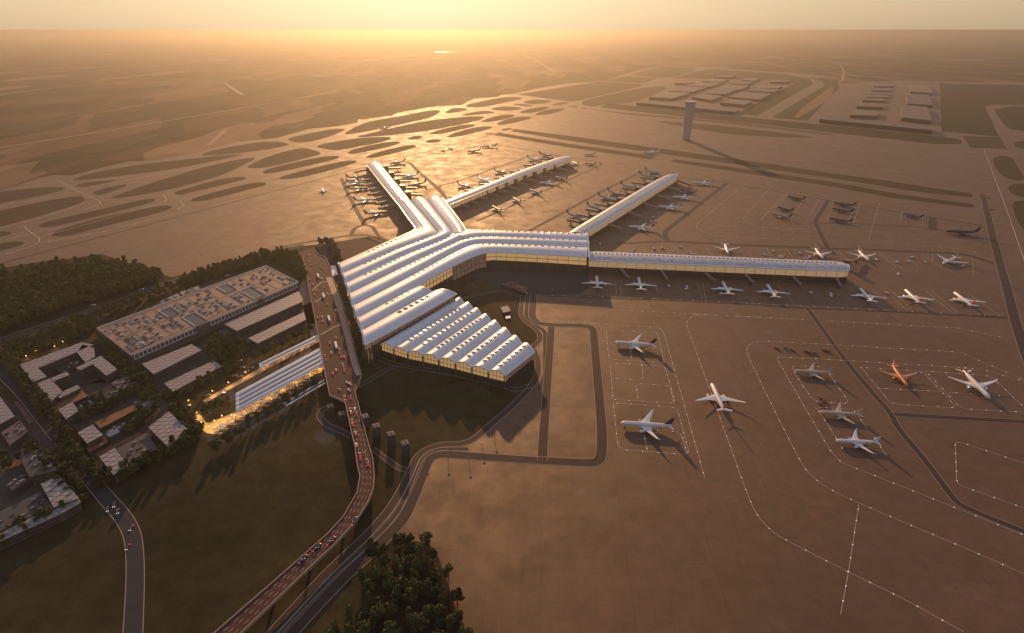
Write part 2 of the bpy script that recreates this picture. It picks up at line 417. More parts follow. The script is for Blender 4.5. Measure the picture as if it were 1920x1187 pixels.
for q in ([(0, 500), (130, 418), (280, 357), (600, 308), (900, 246), (1015, 250), (900, 325), (600, 388), (200, 473)],
          [(105, 522), (400, 454), (800, 358), (1300, 307), (1455, 311), (1380, 353), (1000, 433), (700, 478), (300, 517)],
          [(1185, 207), (1500, 138), (1700, 110), (1850, 129), (1600, 181), (1380, 228)],
          [(1000, 295), (1120, 217), (1320, 242)], [(1125, 311), (1410, 247), (1575, 273), (1400, 291)],
          [(50, 676), (150, 627), (500, 558), (615, 566), (500, 612), (150, 683), (90, 688)],
          [(230, 716), (400, 657), (700, 590), (765, 610), (680, 643), (350, 723), (260, 726)],
          [(650, 530), (740, 503), (842, 515), (760, 541), (680, 546)], [(830, 562), (900, 536), (1012, 546), (960, 573), (860, 577)],
          [(868, 485), (1000, 438), (1250, 386), (1366, 393), (1300, 418), (1000, 488), (900, 494)],
          [(1042, 511), (1200, 452), (1400, 409), (1537, 413), (1450, 448), (1150, 518), (1070, 521)],
          [(1373, 366), (1500, 318), (1650, 287), (1766, 298), (1650, 338), (1480, 371)],
          [(1538, 389), (1650, 337), (1800, 309), (1930, 316), (1850, 347), (1650, 393), (1570, 396)],
          [(1455, 242), (1620, 205), (1850, 229), (1680, 260)], [(1590, 442), (1680, 425), (1735, 435), (1620, 454)],
          [(1425, 489), (1500, 473), (1550, 478), (1470, 494)]):
    island(I7(q))
for q in ([(450, 415), (560, 393), (745, 410), (600, 437), (500, 434)], [(685, 442), (800, 415), (870, 424), (770, 447)],
          [(820, 458), (920, 448), (930, 458), (920, 465)], [(415, 508), (500, 478), (640, 455), (700, 463), (600, 502), (480, 517)],
          [(550, 528), (640, 488), (780, 469), (830, 478), (720, 517), (600, 533)], [(350, 437), (440, 430), (570, 448), (500, 457)],
          [(950, 474), (1000, 466), (1022, 470), (980, 480)]):
    island(I1(q))
island(I1([(405, 352), (1110, 243), (1490, 266), (1470, 282), (905, 412), (860, 413)]), n=0)
island(I1([(955, 425), (1010, 390), (1560, 280), (1720, 290), (1540, 375), (1430, 410), (1330, 435), (1190, 430), (1060, 462), (985, 445)]), n=1)
island(I1([(1380, 180), (1650, 110), (1930, 124), (1930, 156), (1720, 207), (1560, 207)]), n=0)
island(I1([(1150, 241), (1340, 195), (1610, 215), (1500, 258)]), n=0)
island([(958, 246), (965, 242), (1060, 254), (1242, 279), (1398, 301), (1560, 325), (1635, 335), (1822, 363), (1824, 370), (1729, 361), (1560, 334), (1294, 296), (1060, 263)], n=0)
island([(925, 253), (937, 249), (1060, 268.5), (1216, 291), (1229, 294), (1222, 299), (1060, 275.5)], n=0)
island([(1255, 303), (1266, 299), (1385, 315), (1560, 341), (1691, 365), (1826, 383), (1824, 390), (1672, 371), (1560, 350), (1378, 322)], n=0)
for q in ([(1600, 190), (1700, 165), (1860, 215), (1930, 330), (1930, 425), (1750, 408), (1640, 310)], [(1740, 450), (2100, 455), (2100, 605), (1795, 572)],
          [(1800, 640), (1850, 618), (2200, 625), (2300, 1300), (1930, 930), (1825, 780)], [(1475, 563), (1620, 600), (1500, 612)], [(1515, 683), (1660, 716), (1540, 727)]):
    island(I16(q))
island(I1([(1120, 463), (1190, 428), (1850, 490)]) + I0([(1000, 596), (1300, 625), (1920, 685)]) + I15([(400, 670), (1300, 765), (1365, 785), (1350, 818), (1100, 815), (0, 692)]) + I0([(1300, 680), (600, 612), (0, 545)]), n=0, m=DARKGRASS)
island(I1([(1015, 480), (1830, 553)]) + I0([(480, 610), (1000, 655), (1920, 765), (1920, 775), (1000, 672), (480, 622), (0, 580)]), n=0)
island(I0([(250, 640), (500, 655), (900, 690), (1700, 785), (1770, 803), (1200, 788), (800, 750), (300, 657)]), n=1)
island(I15([(1160, 270), (1920, 285), (2400, 300), (2400, 465), (1650, 462), (1580, 482), (1725, 752), (1180, 702)]), n=0, m=DARKGRASS)
island(I15([(1635, 478), (2400, 475), (2400, 710), (1920, 700), (1780, 685), (1700, 590)]), n=1, m=DARKGRASS)
island(I15([(1825, 782), (2300, 790), (2300, 900), (1840, 862)]), n=1)
island(I15([(1370, 745), (1730, 755), (1770, 860), (1440, 850)]), n=0)
island(I0([(1020, 570), (1565, 288), (1500, 258), (400, 235), (740, 150), (1450, 195), (1700, 240), (1745, 283), (1215, 588)]), n=0, m=DARKGRASS)
island(I0([(1350, 608), (1850, 308), (1800, 228), (1960, 258), (1990, 330), (1685, 638)]), n=0, m=DARKGRASS)
struct('grass_islands', isl)

gr = MB()
island([(-500, 640), (0, 505), (60, 495), (190, 476), (322, 520), (440, 490), (560, 463), (640, 452), (700, 442), (725, 450), (760, 520), (860, 500), (912, 498), (930, 520), (985, 548), (983, 560), (976, 592), (1013, 625), (1012, 640), (1001, 655), (1012, 675), (1010, 705), (995, 727), (960, 757), (877, 834), (820, 836), (783, 852), (762, 905), (735, 957), (705, 1010), (745, 1014), (800, 1016), (822, 1044), (842, 1100), (858, 1150), (878, 1240), (-500, 1300)], GRASS, 0, 0.02, gr)
struct('grass', gr)
ff = MB()
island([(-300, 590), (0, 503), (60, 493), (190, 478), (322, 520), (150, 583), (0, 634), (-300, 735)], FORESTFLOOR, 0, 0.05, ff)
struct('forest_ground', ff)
# dug field beside the terminal and the airside courtyard
fd = MB()
island(C(560, 420, 8.48, [(620, 285), (1000, 225), (1340, 325), (690, 640)]), mat('turned_soil', (0.085, 0.042, 0.025), 0.9, 0.2, noise=0.2, scale=0.05), 0, 0.08, fd)
struct('bare_ground', fd)
cy = MB()
island([(866, 520), (905, 492), (1104, 498), (1104, 540), (1085, 552), (1000, 553), (985, 552), (935, 545), (905, 520)], ASPH, 0, 0.06, cy)
struct('courtyard_paving', cy)

# ---- roads: dark ribbons with pale kerb lines
rd = MB(); kb = MB()
def road(px, w, m=ROADB, r=25, z=0.09, kerb=0.0, mb=None):
    p = ribbon(mb or rd, W(px), w, z, m, r)
    if kerb > 0:
        for s in (1, -1):
            q = offset(p, s * (w / 2)); ribbon(kb, q, kerb, z + 0.03, KERB)
    return p
road([(1840, 364), (1845, 373), (1863, 450), (1889, 544), (1903, 600), (1922, 658), (1960, 760)], 15, kerb=.7)
road([(1508, 574), (1516, 580), (1562, 645), (1595, 688), (1643, 745), (1671, 775), (1681, 800), (1738, 867), (1787, 935), (1806, 951), (1920, 997), (2060, 1050)], 7.5, kerb=.5)
road([(1671, 776), (1725, 780), (1920, 791), (2100, 802)], 8.5, kerb=.5, z=.1)
road([(1553, 376), (1528, 416), (1550, 462), (1565, 478)], 12, kerb=.5)
road([(1749, 407), (1748, 431)], 16)
road([(1208, 320), (1216, 327), (1297, 334.7), (1362, 344), (1396, 349), (1553, 376), (1730, 404.6), (1847, 424)], 8, z=.1)
road([(1528, 417.7), (1610, 420), (1701, 424), (1769, 432)], 6, z=.1)
road([(1156, 457), (1250, 452), (1390, 459.7), (1519, 464.5), (1644, 469), (1810, 476), (1863, 494)], 9, z=.11)
road([(1362, 344), (1244.8, 436), (1252, 452)], 12, z=.1)
road([(1000, 553), (1110, 557), (1260, 562.5), (1420, 571), (1500, 577), (1667, 583), (1889, 595)], 9, z=.1)
road([(-60, 512), (0, 494), (360, 400), (640, 325), (712, 306), (776, 290), (803, 284), (880, 264), (932, 250), (963, 241)], 7, r=60)
road([(640, 334), (650, 358), (666.5, 391), (684, 421.4)], 11)
road([(684, 421), (666, 427), (661, 434), (659, 441)], 11, r=15)
road([(684, 422), (699, 424.7), (708.6, 442.4), (730, 453), (760, 458)], 9, r=15, z=.1)
road([(520, 465), (560, 456.6), (620, 447), (658, 441), (692, 440.6), (701.5, 448), (725, 457)], 9, r=15, z=.11)
road([(761, 304), (769, 306), (786.6, 324), (818, 350.6), (831, 364.5), (834, 373)], 14, r=20)
road([(803, 284), (820, 288.4), (839, 289), (870.6, 280), (906, 270), (940, 272.5), (1000, 283), (1043, 291.7), (1135, 305.8), (1103, 320), (978, 378), (893, 415)], 8, r=50, z=.1)
road([(880, 264), (906, 269)], 8, z=.1)
road([(831, 364), (821, 348), (850, 343), (891.7, 328), (986.7, 295), (1012, 287), (1043, 291)], 8, r=30, z=.11)
road([(980, 440), (993, 432.5), (1060, 396.7), (1123, 361.7), (1207, 320)], 10, z=.12)
# main perimeter road rings
road([(1001, 553), (997, 594), (1007, 606), (1032, 609.5), (1100, 610.5), (1112, 616), (1116, 660), (1129, 807), (1128, 856), (1117, 869), (1025, 864), (980, 862), (820, 850.5), (802, 862), (779, 924), (756, 975), (724, 1007), (692, 1039), (645, 1080), (560, 1170), (500, 1240)], 12, m=ROADB, r=14, kerb=.6)
road([(1034, 612), (1027, 706), (1018, 833), (1017, 863)], 11, r=10, z=.1, kerb=.5)
road([(981, 554), (976, 590), (988, 605), (1011, 622), (1014, 636), (1000, 650)], 8, r=12, kerb=.5)
road([(990, 553), (986, 592), (998, 607), (1022, 620), (1023, 700), (1012, 730)], 6, m=PAVE, r=12, z=.08)
road([(1001, 655), (1009, 677), (1009, 704), (996, 725), (967, 756), (878, 833), (820, 833), (783, 852), (766, 893), (735, 950), (694, 998), (614, 1072), (480, 1220)], 8.5, r=16, kerb=.6)
road([(878, 842), (818, 842), (792, 857), (772, 910), (745, 962), (708, 1003), (628, 1078), (500, 1215)], 6, m=PAVE, r=16, z=.08, kerb=.4)
road([(698, 841), (749, 879), (765, 882)], 6, r=10, kerb=.5)
road([(655, 640), (690, 662), (733, 682), (800, 693), (857, 703), (945, 724), (968, 733), (996, 722)], 8, r=15, kerb=.5, z=.1, m=ASPH)
road([(672, 724), (700, 708), (722, 694), (744, 687)], 7, r=15, kerb=.5, m=ASPH)
road([(945, 722), (985, 700), (1000, 690)], 7, m=ASPH)
road([(872, 545), (900, 520), (925, 508)], 7, m=ASPH); road([(868, 560), (905, 550), (940, 545), (960, 552), (978, 556)], 7, m=ASPH, kerb=.4, r=20)
road([(812, 600), (868, 560)], 8, m=PAVE)
road([(623, 760), (603, 768), (597, 780), (612, 797), (640, 808), (660, 820)], 7, m=ASPH, r=12, kerb=.5)
# outer access road beside the wood, street through the district
road([(-300, 738), (0, 637), (110, 601), (216, 567), (330, 524), (473, 479), (570, 460)], 14, m=ASPH, r=60, kerb=.5)
road([(-60, 640), (15, 710), (45.5, 740.6), (76, 778.6), (106, 816.5), (136.5, 847), (169.7, 898.5), (205, 940), (233.7, 972), (249.7, 1004), (254, 1052), (253, 1120), (246, 1240)], 13.5, m=ASPH, r=40, kerb=.6, z=.12)
road([(380, 812), (420, 830), (470, 800), (560, 750)], 14, m=ASPH, r=20)
struct('service_roads', rd); struct('road_kerbs', kb)
pv = MB()
for q, m_ in (([(585, 822), (612, 796), (637, 818), (610, 839)], ASPH),
              ([(0, 745), (60, 770), (140, 862), (95, 880), (40, 850), (0, 860)], PAVE), ([(-150, 880), (40, 852), (110, 885), (150, 930), (-150, 1040)], PAVE),
              ([(95, 750), (200, 705), (250, 720), (300, 745), (330, 775), (215, 870), (180, 850)], PAVE), ([(20, 700), (155, 640), (240, 690), (215, 715), (70, 730)], ASPH),
              ([(245, 700), (300, 735), (440, 690), (600, 600), (600, 560), (450, 620)], PAVE), ([(582, 480), (590, 560), (612, 640), (585, 640), (560, 545)], PAVE2),
              ([(596, 466), (625, 460), (690, 650), (675, 700), (640, 560)], PAVE)):
    island(q, m_, 0, .07, pv)
struct('paving', pv)
dk = MB()
for q in ([(97, 756), (155, 731), (162, 739), (106, 765)], [(143, 749), (210, 722), (213, 727), (145, 757)], [(25, 752), (33, 752), (64, 790), (55, 795)],
          [(168, 840), (195, 827), (200, 834), (175, 848)], [(178, 851), (262, 810), (266, 814), (182, 857)], [(178, 793), (252, 759), (258, 766), (186, 800)],
          [(270, 730), (285, 720), (300, 732), (290, 742)], [(-20, 882), (38, 861), (42, 869), (-20, 892)], [(90, 765), (108, 775), (112, 785), (96, 777)]):
    island(q, DECKW, 0, .12, dk)
struct('timber_terraces', dk)
# rail corridor bed and lit station forecourt
rb = MB()
island([(365, 800), (382, 762), (440, 722), (600, 640), (607, 700), (520, 760), (430, 818), (395, 820)], mat('track_ballast', (0.045, 0.033, 0.028), 0.85, 0.2, noise=.3, scale=.2), 0, .1, rb)
struct('track_bed', rb)
fc = MB()
island([(363, 787), (371, 774), (381, 784), (388, 795), (404, 788), (444, 772), (606, 680), (608, 697), (580, 706), (424, 800), (399, 814), (385, 812)], mat('forecourt_paving', (0.42, 0.28, 0.13), 0.6, 0.4, noise=.25, scale=.2), 1, .16, fc)
island([(380, 751), (485, 692), (560, 652), (597, 632), (598, 641), (486, 700), (385, 756)], MATS['forecourt_paving'], 0, .16, fc)
struct('station_forecourt', fc)
lk = MB(); island([(812, 97.5), (822, 95.5), (848, 96), (852, 98), (835, 99.5), (820, 99)], mat('lake_water', (0.03, 0.03, 0.03), 0.12, 0.6), 1, 0.0, lk)
struct('lake', lk)
fr = MB()
for q, w in (([(-60, 190), (0, 177), (95, 165), (235, 153), (420, 155), (455, 178)], 22), ([(975, 101), (1000, 110), (1038, 134)], 20), ([(640, 118), (790, 102), (860, 98), (950, 101)], 40),
             ([(850, 97), (880, 90)], 30), ([(0, 277), (170, 250), (400, 212), (640, 170)], 12), ([(1545, 125), (1575, 120), (1583, 135), (1580, 150), (1560, 162)], 16), ([(1583, 135), (1700, 142), (1780, 150)], 14)):
    ribbon(fr, W(q), w, -.1, PAVE2, 60)
struct('country_roads', fr)
rw = MB()
for q in ([(376, 277), (398, 273.5), (402, 266), (431, 242), (419, 241.5), (398, 262)],):
    island(q, APRON, 0, -.05, rw)
ribbon(rw, W([(1851, 199), (1878, 252), (1912, 305), (1960, 380)]), 26, .08, APRON)
island(I0([(1560, 605), (1620, 530), (1930, 300), (1925, 420), (1600, 612)]), mat('orange_soil', (0.22, 0.11, 0.05), 0.9, 0.2, noise=.2, scale=.01), 0, .09, rw)
struct('taxiway_stub', rw)

# ---- painted markings and ground lights
mk = MB(); LIGHTS = []
def mark(px, w=0.45, step=17.0, m=None, dots=True):
    p = W(px); p = round_corners(p, 10) if len(p) > 2 else p
    ribbon(mk, p, w, 0.14, m or PAINT)
    if dots:
        for q, _ in along(p, step, step * .5): LIGHTS.append(q)
T3 = lambda p: C(980, 580, 3.957, p)
T4 = lambda p: C(1400, 580, 3.692, p)
T7 = lambda p: C(1400, 800, 3.692, p)
T1 = lambda p: C(1000, 280, 3.84, p)
T2 = lambda p: C(1420, 320, 3.84, p)
for q in ([(620, 155), (1000, 172), (1050, 395)], [(620, 155), (640, 372), (1050, 397)], [(670, 668), (650, 398), (1055, 420), (1135, 700), (670, 668)], [(655, 512), (900, 525), (882, 410)],
          [(860, 680), (838, 550), (1090, 565), (1125, 700)], [(1018, 290), (930, 285)], [(800, 285), (808, 380)], [(672, 697), (710, 1040), (1240, 1080), (1145, 727), (672, 697)],
          [(950, 760), (960, 830)], [(945, 893), (1175, 910), (1220, 1075)], [(900, 925), (925, 1055)], [(620, 0), (1860, 65)], [(100, 90), (540, 108), (1010, 135), (1045, 165), (1351, 1250)],
          [(1330, 38), (1270, 45), (1215, 90), (1220, 130), (1390, 600)]):
    mark(T3(q))
mark(T3([(1390, 600), (1470, 820), (1600, 1187)]) + [(1406, 939)] + T7([(80, 630), (195, 745), (515, 912), (760, 1034), (1100, 1200), (1500, 1420)]))
mark(T4([(2300, 620), (1920, 490), (1480, 297), (980, 268), (500, 240), (120, 220), (30, 232), (0, 275), (5, 315), (90, 490), (230, 775), (360, 1030)]) + T7([(415, 310), (525, 405), (665, 480), (820, 548), (1150, 690), (1510, 840), (1900, 1010), (2300, 1190)]))
mark(T4([(2300, 620), (1890, 490), (1640, 420), (1420, 400), (900, 368), (600, 350), (205, 328), (215, 350), (385, 650), (570, 965), (640, 1055)]) + T7([(785, 300), (1090, 420), (1415, 550), (1590, 620), (1920, 752), (2300, 900)]))
for q in ([(540, 400), (305, 390), (380, 520), (470, 640), (715, 655), (570, 445)], [(480, 680), (540, 765), (590, 845), (665, 970)], [(500, 680), (740, 690), (830, 820)], [(905, 920), (970, 1015)],
          [(790, 400), (1215, 430), (1460, 685), (1000, 655), (790, 400)], [(920, 547), (1350, 570)], [(1240, 430), (1690, 460), (1920, 680), (2100, 850)], [(1240, 430), (1490, 690), (2100, 722)], [(1400, 575), (1850, 605)],
          [(-400, 32), (0, 50), (390, 72)], [(550, 80), (1470, 130), (1700, 180), (1840, 210)]):
    mark(T4(q))
for q in ([(2300, 380), (1443, 95), (1455, 400), (1560, 437), (2300, 700)], [(777, 535), (700, 1034), (650, 1300)]):
    mark(T7(q))
for q in ([(-300, 395), (0, 410), (540, 425), (900, 440), (1390, 490), (1690, 550)], [(-300, 470), (0, 485), (1000, 520), (1420, 560), (1650, 600)]):
    mark(T2(q), step=30)
for q in ([(1920, 655), (1320, 625), (1210, 592), (1172, 560), (1185, 530), (1540, 235)], [(1900, 578), (1600, 560), (1505, 505), (1720, 260)]):
    mark(T1(q), step=30)
for q in ([(1640, 510), (1830, 310)], [(870, 960), (900, 1040)], [(590, 960), (600, 1050)], [(625, 980), (635, 1050)], [(1180, 960), (1220, 1080)], [(1220, 960), (1240, 1085)], [(1540, 1060), (1590, 1110)], [(1760, 980), (1880, 1110)], [(900, 720), (950, 640)], [(1060, 690), (960, 760)], [(1240, 700), (1290, 770)]):
    mark(T1(q), dots=False)
for q in ([(30, 350), (190, 165)], [(100, 310), (220, 170)], [(275, 300), (345, 190)], [(375, 325), (445, 210)], [(500, 350), (545, 270)], [(655, 380), (700, 240)], [(690, 380), (740, 240)], [(800, 500), (880, 235)], [(1030, 370), (1040, 300)], [(1185, 400), (1190, 330)],
          [(870, 590), (1010, 700)], [(900, 590), (1040, 700)], [(1060, 600), (1160, 695)], [(1180, 605), (1330, 700)], [(1260, 600), (1260, 650)], [(1550, 650), (1555, 750)], [(905, 850), (1080, 1005)], [(945, 850), (1120, 1005)], [(1210, 865), (1410, 1025)], [(1250, 865), (1445, 1025)], [(1490, 865), (1740, 1040)],
          [(65, 555), (110, 620)], [(205, 560), (255, 625)], [(580, 575), (650, 650)]):
    mark(T2(q), 0.6, dots=False)
mark([(1845, 281), (1860, 320), (1890, 400), (1920, 487), (1950, 560)], 1.2, step=30)
for q in ([(560, 300), (780, 420), (1000, 520), (1010, 545), (850, 605)], [(245, 790), (260, 765), (250, 790), (390, 885), (400, 920), (330, 965), (60, 1045)], [(1630, 450), (1670, 500), (1640, 525)], [(1800, 520), (1845, 555), (1780, 600)],
          [(-200, 600), (0, 565), (690, 440)], [(-200, 820), (0, 780), (300, 720), (580, 630), (840, 540)], [(60, 905), (260, 850), (600, 780)], [(0, 410), (580, 330)], [(420, 870), (900, 740), (1640, 530)], [(400, 940), (1000, 830), (1800, 632)], [(700, 410), (1500, 270), (1920, 190)]):
    mark(I5(q), 1.3, step=34)
# taxi guide lines for the far apron
for q in ([(1000, 553), (1100, 556), (1260, 561), (1420, 569.5), (1660, 582), (1885, 593)],): mark(q, step=22)
for q in ([(1420, 352), (1553, 374), (1730, 402)],): mark(q, step=34, dots=True)
struct('apron_markings', mk)

LIGHTS.sort(key=lambda p: (p - Vector((0, 0, CAMH))).length)
GLOW = mat('ground_light', (0.6, 0.54, 0.48), 0.4, 0.5, emit=(1.0, 0.84, 0.70), estr=0.6)
def light_mb(mb, c):
    x, y = c[0], c[1]; n = 8
    vs = [(x + .62 * math.cos(2 * math.pi * i / n), y + .62 * math.sin(2 * math.pi * i / n), 0.15) for i in range(n)] + [(x + .42 * math.cos(2 * math.pi * i / n), y + .42 * math.sin(2 * math.pi * i / n), 0.34) for i in range(n)]
    mb.mesh(vs, [(i, (i + 1) % n, n + (i + 1) % n, n + i) for i in range(n)] + [tuple(range(n, 2 * n))], GLOW)
lm = MB(); light_mb(lm, (0, 0)); LME = lm.data('taxiway_light')
def in_view(p, m=0):
    v = p - Vector((0, 0, CAMH)); zc = v.y * CP - v.z * SP
    if zc < 1: return False
    x = CX + FPX * v.x / zc; y = CY - FPX * (v.y * SP + v.z * CP) / zc
    return -m < x < 1920 + m and -m < y < 1187 + m
near = [p for p in LIGHTS if in_view(p)][:290]
ns = set(id(p) for p in near)
for p in near:
    o = inst('taxiway_light', LME); o.location = p
    tag(o, 'small round white light set in the apron along a painted taxi line', 'ground light', 'lights set in the apron markings')
rest = MB()
for p in LIGHTS:
    if id(p) not in ns: light_mb(rest, p)
tag(rest.build('taxiway_lights'), 'scatter of small pale lights on the farther taxi lines', 'ground lights', kind='stuff')

# ================================================================ TERMINAL
def vault(A, B, rise, n=12, p=0.85, smooth=2):
    """roof skin between two eave lines; returns verts/faces grid and helper for points on it"""
    A, B = chaikin(A, smooth, False), chaikin(B, smooth, False)
    # densify straight runs a little
    G = []
    for a, b in zip(A, B):
        G.append([a.lerp(b, k / n) + Vector((0, 0, rise * math.sin(math.pi * k / n) ** p)) for k in range(n + 1)])
    return A, B, G
def vault_obj(name, parent, A, B, rise, m=METAL, trim=TRIM, label=None, thick=1.2, end_trim=(True, True), p=0.85, n=12, edge=(True, True)):
    A, B, G = vault(A, B, rise, n, p)
    mb = MB(); N, M = len(G), len(G[0])
    vs = [v for row in G for v in row]
    side = (G[1][0] - G[0][0]).cross(G[0][-1] - G[0][0]).z
    fs = []
    for i in range(N - 1):
        for j in range(M - 1):
            q = (i * M + j, (i + 1) * M + j, (i + 1) * M + j + 1, i * M + j + 1)
            fs.append(q if side > 0 else q[::-1])
    mb.mesh(vs, fs, m)
    o = mb.build(name, parent, True)
    ul_ = o.data.uv_layers.new(name='panels'); us = [0.0]; vs_ = [0.0]
    for i in range(1, N): us.append(us[-1] + (G[i][M // 2] - G[i - 1][M // 2]).length)
    for j in range(1, M): vs_.append(vs_[-1] + (G[0][j] - G[0][j - 1]).length)
    for lp in o.data.loops:
        i, j = divmod(lp.vertex_index, M); ul_.data[lp.index].uv = (us[i], vs_[j])
    tm = MB()
    for k, Ln in ((0, A), (1, B)):
        if not edge[k]: continue
        d = offset(Ln, 0.9); e = offset(Ln, -0.9)
        up = [q + Vector((0, 0, .5)) for q in d]; up2 = [q + Vector((0, 0, .5)) for q in e]
        dn = [q - Vector((0, 0, thick)) for q in d]; dn2 = [q - Vector((0, 0, thick)) for q in e]
        strip(tm, up, up2, trim); strip(tm, dn, up, trim); strip(tm, up2, dn2, trim)
    for k, row in ((0, G[0]), (1, G[-1])):
        if not end_trim[k]: continue
        nx = (G[1][0] - G[0][0]).normalized() if k == 0 else (G[-2][0] - G[-1][0]).normalized()
        inn = [q + nx * 3.6 + Vector((0, 0, .45)) for q in row]; out = [q - nx * .8 + Vector((0, 0, .45)) for q in row]
        low = [q - nx * .8 - Vector((0, 0, thick)) for q in row]
        strip(tm, inn, out, trim); strip(tm, out, low, trim)
    if tm.f: tm.build('roof_edge', o)
    return o, A, B, G
def skylight_mesh(L=6.0, Wd=5.0, h=1.1):
    mb = MB(); n = 12
    for (s, z0, s2, z1, m) in ((1.0, -.8, 1.0, .35, SKYL), (1.0, .35, .82, .6, SKYL)):
        vs = []
        for sc_, z in ((s, z0), (s2, z1)):
            for i in range(n):
                a = 2 * math.pi * i / n; ca, sa = math.cos(a), math.sin(a)
                q = (abs(ca) ** 4 + abs(sa) ** 4) ** -.25
                vs.append((L / 2 * sc_ * ca * q, Wd / 2 * sc_ * sa * q, z))
        mb.mesh(vs, [(i, (i + 1) % n, n + (i + 1) % n, n + i) for i in range(n)], m)
    rings = [(.82, .6), (.55, h - .2), (.2, h)]
    vs = []
    for s_, z in rings:
        for i in range(n):
            a = 2 * math.pi * i / n; ca, sa = math.cos(a), math.sin(a); q = (abs(ca) ** 4 + abs(sa) ** 4) ** -.25
            vs.append((L / 2 * s_ * ca * q, Wd / 2 * s_ * sa * q, z))
    fs = [(k * n + i, k * n + (i + 1) % n, (k + 1) * n + (i + 1) % n, (k + 1) * n + i) for k in range(2) for i in range(n)] + [tuple(range(2 * n, 3 * n))]
    mb.mesh(vs, fs, SKYG)
    return mb
SKM = skylight_mesh().data('skylight'); SKM2 = skylight_mesh(8.5, 7.0, 1.6).data('skylight')
SKS = skylight_mesh(4.2, 4.2, .9).data('skylight')
def crest_points(G, s, step, d0, d1):
    """points along a vault at cross position s, with heading and slope"""
    M = len(G[0]) - 1; k = s * M; j = min(M - 1, int(k)); t = k - j
    line = [row[j].lerp(row[j + 1], t) for row in G]
    tot = sum((line[i + 1] - line[i]).length for i in range(len(line) - 1))
    res = []
    for p_, a in along(line, step, d0):
        res.append((p_, a))
    res = [q for k_, q in enumerate(res) if d0 + k_ * step < tot - d1]
    # slope across
    M2 = max(0, j - 1)
    dz = (G[0][min(M, j + 1)].z - G[0][j].z); dx = (G[0][min(M, j + 1)] - G[0][j]).xy.length
    cross = G[0][M] - G[0][0]
    return res, math.atan2(dz, dx), cross
def put_skylight(mesh, parent, p, a, tilt, cross):
    o = inst('skylight', mesh, parent); o.location = p
    # frame: x along vault, y across
    x = Vector((math.cos(a), math.sin(a), 0)); y = Vector((-x.y, x.x, 0))
    sgn = 1 if y.dot(cross) > 0 else -1
    yy = (y * math.cos(tilt) + Vector((0, 0, sgn * math.sin(tilt)))).normalized(); zz = x.cross(yy)
    import mathutils
    o.rotation_euler = mathutils.Matrix((x, yy, zz)).transposed().to_euler()
    return o

ZE = 34.0
term = empty('terminal_building', P(760, 560), label='large white terminal with parallel vaulted metal roofs bending towards four piers', cat='terminal')
def tw(pts, z=ZE):
    return [p for p in W(pts, z)]
def local(objs_parent): pass
# children are modelled in world coordinates; cancel the parent's offset
def at_world(parent, o):
    o.matrix_parent_inverse = parent.matrix_world.inverted() if False else __import__('mathutils').Matrix.Translation(-Vector(parent.location))
    return o
V0 = [(635.5, 494), (713, 459.5), (759, 439.5), (779, 430.5), (777, 424), (764.6, 409), (745.4, 381)]
V1 = [(642.5, 512.5), (727, 474), (795, 449), (823, 438), (815, 428), (802, 412), (770, 376)]
V2 = [(649, 531), (745, 484), (820, 455), (851, 441), (846, 431), (831, 413), (800, 373.5)]
VT = [(875, 433), (877, 429), (868, 415), (829.5, 371)]
V3 = [(655.5, 550), (760, 498), (850, 458), (876, 448)]
V3r = [(876, 448), (900, 444.3), (980, 446), (1100, 452)]
VTr = [(875, 427), (890, 431.5), (980, 434), (1100, 438.5)]
V4 = [(662, 573), (770, 518), (855, 471), (882, 460), (905, 457), (980, 459), (1100, 464.5)]
V5 = [(670.5, 596), (773.5, 541), (850, 498), (898, 476), (925, 472.6), (1000, 476), (1100, 482)]
V3full = [(655.5, 550), (760, 498), (845, 459.5), (873, 448.5), (900, 444.3), (980, 446), (1100, 452)]
V6 = [(679, 619), (745, 582), (810, 547)]
V5b = [(670.5, 596), (722, 568), (775, 541)]
V7 = [(685.5, 646.5), (770, 600), (856, 551)]
allsky = []
def tvault(a, b, rise, s=0.38, step=13.0, d0=70, d1=10, mesh=SKM, **kw):
    o, A, B, G = vault_obj('roof_vault', term, tw(a), tw(b), rise, **kw)
    at_world(term, o)
    if s is not None:
        pts, tilt, cross = crest_points(G, s, step, d0, d1)
        for p_, ang in pts: allsky.append((p_, ang, tilt, cross, o, mesh))
    return G
tvault(V0, V1, 6.2, d0=75, end_trim=(True, True), edge=(True, True))
tvault(V1, V2, 6.2, d0=55, edge=(True, True))
# third vault forks north and east
tvault(V2[:4], [V3[0], V3[1], V3[2], (873, 446)], 6.2, d0=45, end_trim=(True, False), edge=(False, True))
tvault([(851, 441), (846, 431), (831, 413), (800, 373.5)], [(874, 440), (874, 431), (863, 414), (829.5, 371)], 6.2, d0=5, end_trim=(False, True), edge=(True, True))
tvault([(851, 441), (874, 431), (890, 431.5), (980, 434), (1100, 438.5)], [(873, 449), (885, 446.5), (900, 444.3), (980, 446), (1100, 452)], 5.4, d0=20, end_trim=(False, True), edge=(True, True))
tvault(V3full, V4, 6.2, d0=110)
tvault(V4, V5, 6.2, d0=130)
tvault(V5b, V6, 6.2, d0=60, d1=25)
tvault(V6, [V7[0], V7[1], V7[2]], 6.2, d0=75, d1=25, mesh=SKM2, step=13)
allsky.sort(key=lambda t: (t[0] - Vector((0, 0, CAMH))).length)
farm = MB()
